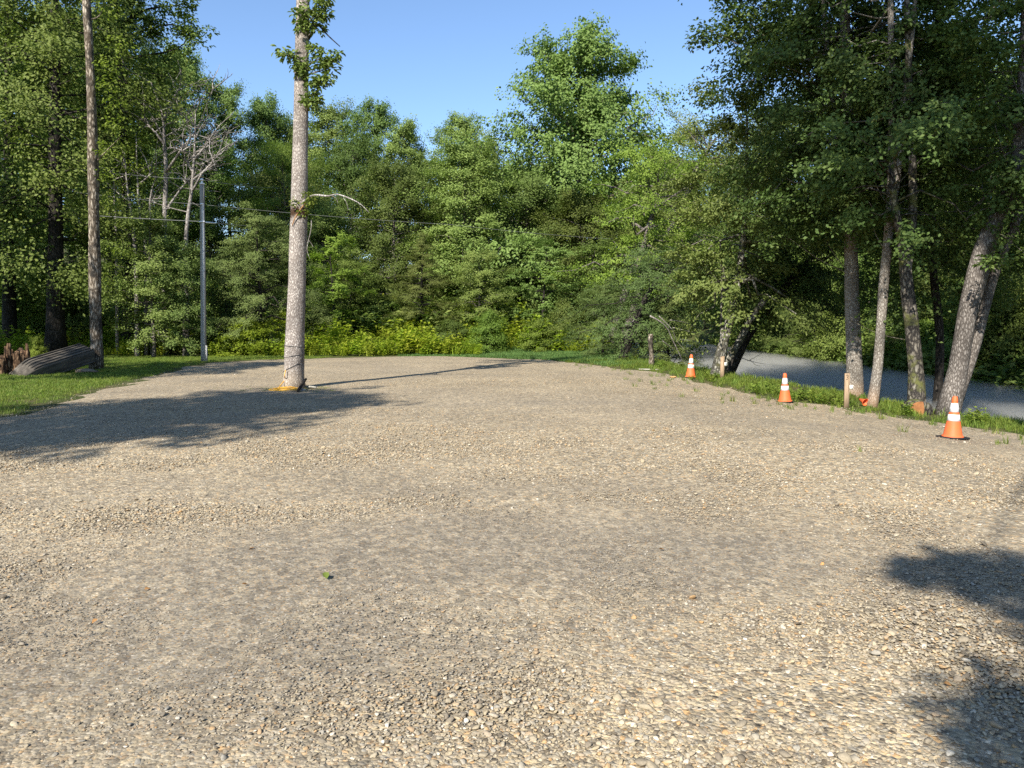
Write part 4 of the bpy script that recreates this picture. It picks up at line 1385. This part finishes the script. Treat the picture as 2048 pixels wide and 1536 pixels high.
drift("bare grey branches trailing into the water left of the far cone", [[(1300, 632), (1330, 650), (1345, 680), (1362, 715), (1370, 735)], [(1318, 632), (1345, 660), (1352, 680), (1375, 706)], [(1325, 682), (1342, 694), (1352, 700)], [(1340, 640), (1370, 645), (1395, 655)], [(1345, 655), (1375, 662), (1400, 668)]], 27, 'bark_dead', r=.03)
drift("pale broken branch across the dark leaning hemlock trunk", [[(1248, 652), (1262, 646), (1275, 632)], [(1260, 650), (1268, 653), (1276, 658)]], 30.5, 'bark_dead', r=.035)
drift("thin twigs reaching over the water right of the pale leaning trunk", [[(1475, 712), (1500, 722), (1530, 728)], [(1495, 722), (1515, 712), (1530, 702)], [(1500, 720), (1512, 730), (1520, 732)]], 26, 'bark_dead', r=.015)
drift("long bent branch lying in the water right of the nearest cone", [[(1925, 806), (1950, 818), (1980, 826)], [(1950, 818), (1965, 826), (1975, 832)]], 24.5, 'bark_dead', r=.02)

# far bank
fb = [(1560, 600, 50, 110, 'hem2', "feathery bush on the far bank just right of the dark leaning trunk"), (1620, 590, 45.5, 150, 'hem2', "rounded olive bush on the far bank left of the straight grey trunk"),
      (1690, 610, 41.5, 130, 'bush2', "bush on the far bank behind the straight grey trunk"), (1775, 660, 36.5, 110, 'hem2', "low olive bush on the far bank between two riverside trunks"),
      (1858, 640, 34, 110, 'bush1', "bright leafed bush on the far bank behind the mottled trunk"), (1930, 560, 31, 150, 'bush2', "dark bush on the far bank behind the thick leaning trunk"),
      (2010, 540, 28.3, 170, 'bush2', "big leafy bush on the far bank right of the nearest cone"), (2100, 520, 26.5, 190, 'bush2', "leafy bush on the far bank at the right picture edge")]
for u, v, Yd, wp, k_, lab in fb:
    place(k_, u, v, Yd, wp, lab, x=max(xf(Yd) - .2, P(u, HOR, Yd)[0]) if k_ != 'x' else None, mat={'hem2': 'leaf_olive', 'bush2': 'leaf_deep'}.get(k_))
for i, (u, v, Yd, wp, k_) in enumerate([(1450, 300, 95, 110, 'map1'), (1520, 250, 78, 130, 'map2'), (1580, 200, 64, 170, 'map1'), (1650, 160, 54, 210, 'map2'), (1730, 150, 50, 220, 'map1'),
                                        (1800, 120, 44, 250, 'map2'), (1880, 100, 40, 260, 'map1'), (1960, 150, 37, 260, 'map2'), (2050, 120, 35, 280, 'map1'), (1380, 330, 100, 120, 'map2'), (2160, 100, 33, 280, 'map2'),
                                        (1640, 420, 50, 160, 'sap1'), (1760, 440, 42, 180, 'sap1'), (1900, 430, 35, 200, 'sap1'), (2020, 400, 32, 200, 'sap1'), (1300, 370, 104, 120, 'map1'), (1350, 420, 92, 110, 'map2'), (1410, 430, 86, 110, 'map1'), (1460, 400, 80, 120, 'map2'), (1500, 430, 70, 130, 'map1'), (1540, 400, 60, 150, 'map2'), (1600, 430, 55, 150, 'map1')]):
    place(k_, u, v, Yd, wp, "dark forest tree on the slope across the river", "trees across the river", mat='leaf_deep' if k_ != 'sap1' else None)

# ------------------------------------------------------------------ trees beside and behind the camera (they cast the shade on the gravel)
def shade_tree(label, base_xy, h, crown_c, Rr, zlo, zhi, seed, n_cl, r0=.3, extra=()):
    rg = np.random.default_rng(seed)
    base = np.array([base_xy[0], base_xy[1], Hs(*base_xy) - .1])
    topp = np.array([crown_c[0], crown_c[1], h])
    path = spline([base, base * .55 + topp * .45 + [.2, .1, 0], topp], 16)
    cc = []; rr = []; nn = []; ew = []
    for i in range(n_cl):
        zc = rg.uniform(zlo, zhi); a = rg.uniform(0, 6.28)
        f = math.sqrt(max(.1, 1 - ((zc - (zlo + zhi) / 2) / ((zhi - zlo) / 2)) ** 2)); r_ = Rr * f * math.sqrt(rg.random())
        q = np.array([crown_c[0] + cos(a) * r_, crown_c[1] + sin(a) * r_, zc])
        for k_ in range(7):
            cc.append(q + rg.normal(0, .5, 3)); rr.append(rg.uniform(.3, .6)); nn.append(42)
        j = int(np.argmin(np.abs(path[:, 2] - max(zc - r_ * .5, zlo * .8))))
        ew.append((spline([path[j], path[j] * .5 + q * .5 + [0, 0, .2], q], 6), np.linspace(.07, .015, 6), 5))
    for (ex, ey, ez, er, en) in extra:
        q = np.array([ex, ey, ez])
        for k_ in range(en):
            cc.append(q + rg.normal(0, er * .6, 3)); rr.append(rg.uniform(.2, .34)); nn.append(30)
        j = int(np.argmin(np.abs(path[:, 2] - ez + .4)))
        ew.append((spline([path[j], path[j] * .5 + q * .5 + [0, 0, .2], q], 6), np.linspace(.05, .012, 6), 5))
    hero("tall_tree", label, "tree", base, path, trunk_rad(16, r0), 'bark_grey', 'leaf_deep', seed=seed, extra_wood=ew, extra_leaf=clump_leaves(seed, cc, rr, nn, .2, .65, hexa=False))


def up_sun(x, y, z0, hgt):
    """point at height hgt whose shadow falls on (x, y, z0)"""
    D = (hgt - z0) / math.tan(SUN_ELEV)
    return np.array([x - sin(SHADOW_AZ) * D, y - cos(SHADOW_AZ) * D])


c = up_sun(-5.9, 13.2, 0, 12)
shade_tree("tall tree outside the view that shades the gravel on the left", (c[0] - 2.5, c[1] - .5), 15, c, 3.3, 9.8, 14.2, 91, 56)
c = up_sun(-10.8, 25.6, 0, 12)
shade_tree("tall tree outside the view that shades the far left gravel edge", (c[0] - 1.5, c[1]), 15, c, 2.8, 9.5, 14.5, 92, 34)
c = up_sun(-18, 24, 0, 13)
shade_tree("tall tree outside the view that dapples the left lawn", (c[0] - 1.0, c[1]), 17, c, 3.8, 9, 16.5, 94, 40)
c = up_sun(-26, 34, 6, 17)
shade_tree("tall tree outside the view beyond the left lawn", (c[0] - 1.0, c[1]), 21, c, 4.2, 11, 20.5, 95, 46)
c = up_sun(-22.3, 33, 5, 15)
shade_tree("tall tree outside the view that darkens the wood behind the boat", (c[0] - .8, c[1]), 19, c, 3.5, 9.5, 19, 96, 76)
c = up_sun(10.5, 20.5, 6.5, 22)
g1 = G(1950, 1150); g2 = G(2090, 1180); g3 = G(2060, 1450); g4 = G(2110, 1330)
ex4 = []
for g_, hh, er, en in ((g1, 9.6, .24, 7), (g2, 9.3, .34, 9), (g3, 7.6, .26, 8)):
    ex4.append((*up_sun(g_[0], g_[1], 0, hh), hh, er, en))
shade_tree("tall tree outside the view whose high crown shades the riverside trees", (c[0] + 3.4, c[1] - .5), 26, c, 4.8, 17.0, 27, 93, 78, .36, extra=ex4)

# ------------------------------------------------------------------ traffic cones
M['orange'] = plain_mat("cone_orange", (.80, .135, .035), .55, .3, .10, 9, col2=(.62, .13, .05))
M['white_band'] = plain_mat("reflective_white", (.72, .71, .69), .45, .4, .08, 14, col2=(.56, .54, .50))
M['rubber'] = plain_mat("black_rubber", (.02, .02, .022), .7, .3, .2, 20)
M['dirty_orange'] = plain_mat("faded_orange", (.55, .17, .05), .7, .2, .2, 8)


def make_cone(u, v, label, rz, tilt=(0, 0)):
    g = G(u, v)
    root = empty("traffic_cone", g, rz)
    root.rotation_euler = (tilt[0], tilt[1], rz)
    import bmesh
    bm = bmesh.new()
    bmesh.ops.create_cube(bm, size=1, matrix=Matrix.Translation((0, 0, .018)) @ Matrix.Diagonal((.375, .375, .036, 1)))
    bmesh.ops.bevel(bm, geom=[e_ for e_ in bm.edges], offset=.012, segments=2, affect='EDGES')
    me = bpy.data.meshes.new("base"); bm.to_mesh(me); bm.free(); me.materials.append(M['rubber'])
    o = bpy.data.objects.new("base", me); COL.objects.link(o); o.parent = root

    def rr_(z): return .142 - (z - .04) * (.142 - .030) / (.705 - .04)
    V, q = lathe([(.165, .036), (.162, .05), (.147, .056), (.142, .07), (rr_(.36), .36), (rr_(.62), .62), (rr_(.69), .69), (.026, .705), (.022, .71), (.018, .70), (.016, .60)], 28)
    body = Buf().add(V, q).obj("cone_body", M['orange'], root, smooth=True)
    for z0, z1 in ((.30, .405), (.448, .592)):
        V, q = lathe([(rr_(z0) - .001, z0 - .001), (rr_(z0) + .003, z0), (rr_(z1) + .003, z1), (rr_(z1) - .001, z1 + .001)], 28)
        Buf().add(V, q).obj("reflective_band", M['white_band'], body, smooth=True)
    V, q = lathe([(rr_(.62) + .004, .63), (rr_(.69) + .005, .69), (.030, .708)], 28)
    Buf().add(V, q).obj("cone_tip", M['orange'], body, smooth=True)
    tag(root, label, "traffic cone", "orange cones along the river bank")
    return root


make_cone(1905, 877, "nearest orange cone with black base, in front of thick leaning trunk", .35, (.0, .02))
make_cone(1570, 805, "middle orange cone standing against grass left of the tagged post", .8, (-.02, -.03))
make_cone(1381, 756, "farthest orange cone beside the small tagged post", .5, (.01, .02))

# ------------------------------------------------------------------ marker posts
M['post_wood'] = plain_mat("post_wood", (.36, .25, .155), .85, .15, .22, 7, stretch=(4, 4, .5), bump=.3)
M['tag_white'] = plain_mat("tag_white", (.78, .76, .66), .5, .3, .04)
M['ink'] = plain_mat("ink", (.03, .028, .025), .8, .1)


def make_post(u, v, vt, wpx, label, rz, text=None, tagv=None):
    g = G(u, v); Yd = g[1]
    hgt = P(u, vt, Yd)[2] - g[2]
    wd = wpx * Yd / FPX / 1.25
    root = empty("marker_post", g, rz)
    V, q = box(0, 0, hgt / 2 - .08, wd, wd, hgt + .16)
    V[4:, 2] += np.array([0, .008, .012, .004])
    Buf().add(V, q).obj("post", M['post_wood'], root)
    zt = P(u, tagv, Yd)[2] - g[2]
    V, q = box(wd / 2 + .042, -wd * .3, zt, .084, .008, .10)
    wt = Buf().add(V, q).obj("white_tag", M['tag_white'], root)
    V, q = box(wd / 2 + .012, -wd * .3 + .010, zt, .024, .012, .03)
    Buf().add(V, q).obj("tag_bracket", M['post_wood'], wt)
    if text:
        # a painted 3 as two flat open arcs
        pts = []
        for cz, a0, a1 in ((.026, 2.4, -1.3), (-.026, 1.3, -2.4)):
            pts += [[cos(a) * .026, 0, cz + sin(a) * .026] for a in np.linspace(a0, a1, 10)]
        V, q, t3 = tube(np.array(pts), .006, 5)
        V = V * [1, .25, 1] + np.array([-wd * .15, -wd / 2 - .001, hgt - .085])
        Buf().add(V, q, t3).obj("numeral", M['ink'], root)
    tag(root, label, "post", "tagged wooden marker posts")


make_post(1692, 815, 747, 11, "taller wooden post with white tag in front of straight grey trunk", -.15, "3", 774)
make_post(1444, 757, 713, 9, "shorter wooden post with white tag right of the farthest cone", -.2, None, 728)

# ------------------------------------------------------------------ broken post, plank, logs and small things on the bank
g = G(1302, 731); Yd = g[1]
pth = px_path([(1302, 733, Yd), (1303, 710, Yd), (1301, 690, Yd), (1302, 668, Yd)], 12); pth[0][2] -= .1
o = Buf().add(*tube(pth - g, np.array([6, 5.6, 5, 4.6, 4.8, 5, 4.6, 4.8, 4.6, 4.9, 4.6, 3.8]) * Yd / FPX, 12, .16, 3)).obj("broken_post", M['bark_peel'], smooth=True)
o.location = g
tag(o, "weathered broken post with peeling bark at the water's edge", "post")
g = G(1300, 740)
V, q = box(0, 0, .02, .75, .13, .035)
o = Buf().add(V, q).obj("plank", plain_mat("grey_plank", (.46, .42, .34), .85, .1, .15, 5, stretch=(.5, 6, 6)))
o.location = g; o.rotation_euler = (0, 0.01, -.12)
tag(o, "pale plank lying at the gravel edge near the broken post", "plank")


def rock(u, v, size, label, col, seed, flat=.55, name="rock", cat="rock", rz=0.0, dz=.25, pos=None):
    g = G(u, v) if pos is None else np.asarray(pos)
    b_ = rock_buf(seed, flat, .3)
    b_.v = [b_.v[0] * (size if np.ndim(size) else size)]
    o = b_.obj(name, plain_mat(name + "_surface", col, .9, .15, .25, 14, bump=.5))
    zmin = b_.v[0][:, 2].min()
    o.location = (g[0], g[1], g[2] - zmin * (1 - dz)); o.rotation_euler = (0, 0, rz)
    tag(o, label, cat)
    return o


rock(1345, 756, np.array([.16, .12, .11]), "orange brown flat stone left of the farthest cone", (.55, .32, .13), 201)
rock(1212, 703, np.array([.12, .10, .22]), "small pale upright stone at the end of the mown grass", (.55, .50, .42), 202, flat=1.2)
rock(1290, 722, np.array([.12, .12, .10]), "reddish clod of clay on the bank left of the broken post", (.42, .24, .13), 203)
rock(625, 777, np.array([.13, .11, .10]), "pale rounded rock right of the lone trunk's foot", (.52, .48, .38), 204)
rock(607, 782, np.array([.10, .09, .09]), "grey stone in front of the lone trunk's foot", (.30, .28, .25), 205)
rock(592, 776, np.array([.10, .09, .08]), "light grey stone touching the lone trunk's foot", (.42, .40, .35), 206)
rock(172, 746, np.array([.42, .3, .19]), "flat topped stone in the grass below the raised end of the boat", (.22, .17, .12), 207, flat=.7)
# dark stick across the stones
g = G(606, 783)
w3 = spline([G(596, 785) + [0, 0, .03], G(604, 780) + [0, 0, .12], G(612, 775) + [0, 0, .20]], 8)
o = Buf().add(*tube(w3 - g, np.linspace(.035, .03, 8), 7, .1, 4)).obj("charred_stick", M['bark_dark'], smooth=True); o.location = g
tag(o, "short dark stick leaning on stones at the lone trunk's foot", "stick")
# yellow rope in a loose heap
g = G(575, 780)
rg = np.random.default_rng(5)
pts = []
for i in range(20):
    a = i * 1.15; r1 = .30 - .004 * i
    r1 = rg.uniform(.10, .42); pts.append(G(577, 781) + np.array([cos(a) * r1 - .08, sin(a) * r1 * .5, .02 + .05 * rg.random()]))
pts += [G(572, 776) + np.array([.0, -.1, .2]), P(569, 752, G(588, 776)[1] - .30), P(571, 740, G(588, 776)[1] - .28)]
w3 = spline(pts, 200)
o = Buf().add(*tube(w3 - g, .010, 6)).obj("rope", plain_mat("yellow_rope", (.80, .42, .05), .7, .2, .12, 60), smooth=True); o.location = g
tag(o, "yellow orange rope heaped at the left foot of the lone trunk", "rope")

# fallen cone end and cut log by the riverside trunks
g = G(1731, 814) + [0, 0, .0]
root = empty("fallen_cone", g + [0, 0, .11], .5); root.rotation_euler = (radians(-75), 0, .3); root.scale = (.75, .75, .5)
V, q = lathe([(.02, .42), (.035, .41), (.10, .05), (.125, 0), (.11, .004), (.09, .05), (.03, .38)], 24)
Buf().add(V, q).obj("cone_body", M['orange'], root, smooth=True)
tag(root, "small orange cone lying on its side between two riverside trunks", "traffic cone")
g = G(1836, 829)
root = empty("cut_log", g + np.array([0, -.1, .12]), 0)
w3 = np.array([[.0, 0, 0], [.02, .15, 0], [.04, .3, .01], [.05, .42, .01]])
V, q, t = tube(w3, [.27, .275, .27, .26], 20, .03, 4)
V = V * [1, 1, .72]
Buf().add(V, q, t).obj("log_body", M['bark_blotch'], root, smooth=True)
ph = np.linspace(0, 2 * pi, 24, endpoint=False)
V = np.vstack([[[0, -.012, 0]], np.stack([np.cos(ph) * .25, np.full(24, -.006), np.sin(ph) * .18], -1)])
Buf().add(V, t=[[0, i + 1, (i + 1) % 24 + 1] for i in range(24)]).obj("cut_face", plain_mat("cut_wood", (.34, .145, .055), .8, .15, .2, 9), root)
tag(root, "short cut log with orange end face at the mottled trunk's foot", "log")

# ------------------------------------------------------------------ overturned boat, stumps
M['boat'] = plain_mat("boat_paint", (.135, .115, .09), .85, .15, .35, 3.5, stretch=(.4, 5, 5), col2=(.05, .042, .034), bump=.15)
A = G(46, 752) + np.array([0, 0, .08]); Bp = P(174, 706, G(191, 738)[1] - .30)
L_ = np.linalg.norm(Bp - A)
ex = norm(Bp - A)
ez = norm(np.array([.25, -.80, .62])); ez = norm(ez - ex * np.dot(ez, ex)); ey = np.cross(ez, ex)
Rm = Matrix(((ex[0], ey[0], ez[0], A[0]), (ex[1], ey[1], ez[1], A[1]), (ex[2], ey[2], ez[2], A[2]), (0, 0, 0, 1)))
boat = bpy.data.objects.new("rowboat", None); COL.objects.link(boat); boat.matrix_world = Rm
xs = np.linspace(-.15, L_ - .12, 22)
prof_y = np.array([-.62, -.60, -.48, -.45, -.15, .15, .45, .48, .60, .62])
prof_z = np.array([-.10, -.06, .20, .24, .26, .26, .24, .20, -.06, -.10])
V = []
for i, xx in enumerate(xs):
    t = i / 21
    w_ = 1 - .32 * max(0, 1 - t / .30) ** 2
    rk = .26 * max(0, 1 - t / .22) ** 1.8
    for a, c_ in zip(prof_y, prof_z):
        V.append([xx, a * w_ * .62, c_ - rk * max(0, (c_ + .1) / .45)])
npf = len(prof_y)
Q = [[i * npf + j, i * npf + j + 1, (i + 1) * npf + j + 1, (i + 1) * npf + j] for i in range(21) for j in range(npf - 1)]
hull = Buf().add(V, Q).obj("hull", M['boat'], boat, smooth=False)
for yy in (-.36, -.18, 0, .18, .36):
    pts = []
    for i in range(2, 22):
        t = i / 21; w_ = 1 - .32 * max(0, 1 - t / .30) ** 2; rk = .26 * max(0, 1 - t / .22) ** 1.8
        pts.append([xs[i], yy * w_ * .62, .262 - rk * .8])
    V, q, t3 = tube(np.array(pts), .022, 6)
    Buf().add(V, q, t3).obj("keel_strip", M['boat'], hull, smooth=True)
for sgn in (-1, 1):
    pts = []
    for i in range(22):
        t = i / 21; w_ = 1 - .32 * max(0, 1 - t / .30) ** 2
        pts.append([xs[i], sgn * .63 * w_ * .62, -.10])
    Buf().add(*tube(np.array(pts), .028, 6)).obj("gunwale", M['boat'], hull, smooth=True)
yz = np.array([[xs[-1] - .01, a * .62, c_] for a, c_ in zip(prof_y, prof_z)])
Buf().add(np.vstack([yz, [[xs[-1] - .01, 0, .1]]]), t=[[i, i + 1, npf] for i in range(npf - 1)] + [[npf - 1, 0, npf]]).obj("transom", M['boat'], boat)
yz = np.array([[xs[0] + .01, a * .68 * .62, c_ - .26 * max(0, (c_ + .1) / .45)] for a, c_ in zip(prof_y, prof_z)])
Buf().add(np.vstack([yz, [[xs[0] + .01, 0, .0]]]), t=[[i + 1, i, npf] for i in range(npf - 1)] + [[0, npf - 1, npf]]).obj("bow_plate", M['boat'], boat)
tag(boat, "overturned dark flat bottomed boat leaning against the peeling trunk", "boat")


def stump(u, v, vt, wpx, label, seed, slabs=7):
    g = G(u, v); Yd = g[1]
    hgt = P(u, vt, Yd)[2] - g[2]; r_ = wpx * Yd / FPX / 2
    root = empty("broken_stump", g)
    rg = np.random.default_rng(seed)
    mt = bark_mat("stump_wood", (.045, .025, .014), (.20, .12, .065), (.36, .25, .15), 7, .25, .7)
    pth = np.array([[0, 0, -.1], [0, 0, hgt * .3], [.02, 0, hgt * .6], [.03, .02, hgt * .62]])
    Buf().add(*tube(spline(pth, 9), np.linspace(r_ * .95, r_ * .75, 9), 14, .18, seed)).obj("stump_body", mt, root, smooth=True)
    for i in range(slabs):
        a = i / slabs * 6.28 + rg.uniform(-.2, .2); rr1 = r_ * .86
        c0 = np.array([cos(a) * rr1, sin(a) * rr1, 0]); hh = hgt * rg.uniform(.72, 1.05)
        w3 = spline([c0 + [0, 0, -.05], c0 * 1.02 + [0, 0, hh * .5], c0 * rg.uniform(.85, 1.08) + [0, 0, hh]], 8)
        Buf().add(*tube(w3, np.linspace(r_ * .30, r_ * .14, 8), 7, .25, seed + i)).obj("bark_slab", mt, root, smooth=True)
    tag(root, label, "stump")


stump(38, 748, 688, 44, "rotten brown stump left of the overturned boat", 301)
stump(2, 750, 700, 22, "smaller rotten stump at the left picture edge", 302, 5)

# ------------------------------------------------------------------ utility pole and cables
g = G(407, 723); Yd = g[1]
M['pole_wood'] = plain_mat("pole_wood", (.30, .275, .24), .85, .15, .16, 5, stretch=(6, 6, .4), bump=.25)
M['conduit'] = plain_mat("conduit_grey", (.50, .475, .43), .6, .3, .1, 5)
M['wire'] = plain_mat("cable_grey", (.16, .16, .15), .6, .3, .08)
M['clamp'] = plain_mat("clamp_metal", (.80, .80, .80), .35, .5, .05, metal=.2)
root = empty("utility_pole", g)
topz = P(404, 369, Yd)
pth = spline([np.array([0, 0, -.3]), (topz - g) * .5 + [.01, 0, 0], topz - g], 10)
Buf().add(*tube(pth, np.linspace(.105, .085, 10), 14, .01, 1)).obj("pole", M['pole_wood'], root, smooth=True)
c0 = P(407, 408, Yd) - g; hgt = c0[2]
Buf().add(*tube(np.array([[.075, -.085, -.05], [.075, -.085, hgt * .5], [.06, -.085, hgt]]) + np.array([[0, 0, 0], (topz - g) * [.5, 0, 0] * .85, (topz - g) * [1, 0, 0] * .85]), .045, 10)).obj("conduit", M['conduit'], root, smooth=True)
V, q = lathe([(.0, .0), (.10, 0), (.10, .04), (.04, .06), (.035, .14), (.06, .15), (.06, .20), (.02, .23), (0, .23)], 14)
Buf().add(V + (topz - g), q).obj("top_insulator", M['clamp'], root, smooth=True)
V, q = box(.14, -.06, .28, .07, .08, .66)
Buf().add(V, q).obj("meter_stub", M['conduit'], root)
for vv, nm in ((409, "cable_hook"), (444, "cable_hook")):
    c1 = P(406, vv, Yd) - g
    V, q = box(c1[0], -.11, c1[2], .22 if vv == 444 else .1, .05, .05)
    Buf().add(V, q).obj(nm, M['clamp'], root)
tag(root, "slim grey wooden utility pole with conduit at the gravel's left edge", "pole")


def cable(label, pts, r, sag=.0, m='wire', clampseg=None):
    w3 = []
    for i in range(len(pts) - 1):
        a, b_ = P(*pts[i]), P(*pts[i + 1])
        for t in np.linspace(0, 1, 14, endpoint=(i == len(pts) - 2)):
            q = a * (1 - t) + b_ * t
            q[2] -= sag * 4 * t * (1 - t) * np.linalg.norm(b_ - a) / 20
            w3.append(q)
    w3 = np.array(w3); o0 = w3[0].copy()
    root = empty("overhead_cable", o0)
    Buf().add(*tube(w3 - o0, r, 5, cap=False)).obj("cable", M[m], root, smooth=True)
    if clampseg:
        a, b_ = P(*clampseg[0]) - o0, P(*clampseg[1]) - o0
        Buf().add(*tube(np.stack([a, (a + b_) / 2, b_]), r * 2.6, 8)).obj("clamp", M['clamp'], root, smooth=True)
    tag(root, label, "cable")


cable("top cable passing over the tip of the utility pole", [(150, 338, Yd + 4), (404, 360, Yd), (560, 376, Yd + 13)], .0065, .1)
cable("middle cable from the utility pole across the wood edge to the right", [(150, 384, Yd + 3), (404, 409, Yd), (900, 449, 33), (1225, 478, 37.5)], .0065, .12)
cable("lowest cable at the utility pole held by a shiny clamp", [(200, 432, Yd + 2), (404, 443, Yd), (500, 452, Yd + 6)], .011, .05, clampseg=((411, 444.5, Yd), (431, 446.5, Yd + .8)))

# ------------------------------------------------------------------ fallen leaves on the gravel
def fallen_leaf(u, v, size, mat, label, seed, group=None):
    rg = np.random.default_rng(seed)
    g = G(u, v)
    b_ = Buf()
    n_ = 1
    pos = np.array([[rg.normal(0, .02), rg.normal(0, .02), .02 + .006 * i] for i in range(n_)])
    nr = np.array([[rg.normal(0, .35), rg.normal(0, .35), 1] for i in range(n_)])
    an = rg.uniform(0, 6.28)
    dr = np.array([[cos(an + i * 2.1), sin(an + i * 2.1), .12] for i in range(n_)])
    V, T, m_ = leaf_tris(pos, nr, dr, size, size * .6, .25, True)
    o = b_.add(V, t=T, var=.5).obj("fallen_leaf", mat); o.location = g
    tag(o, label, "leaf", group)


fallen_leaf(650, 1166, .07, M['leaf_deep'], "single green leaf lying on the gravel", 1)
ml = plain_mat("dry_leaf", (.42, .22, .08), .7, .2, .3, 30)
for i, (u, v) in enumerate([(516, 1101), (284, 1190), (1328, 1108), (1868, 1238), (1640, 1130), (210, 1245), (498, 1178), (1895, 1010), (1885, 1373), (940, 1010)]):
    fallen_leaf(u, v, .04, ml, "dry orange brown leaf lying on the gravel", 10 + i, "dry leaves on the gravel")
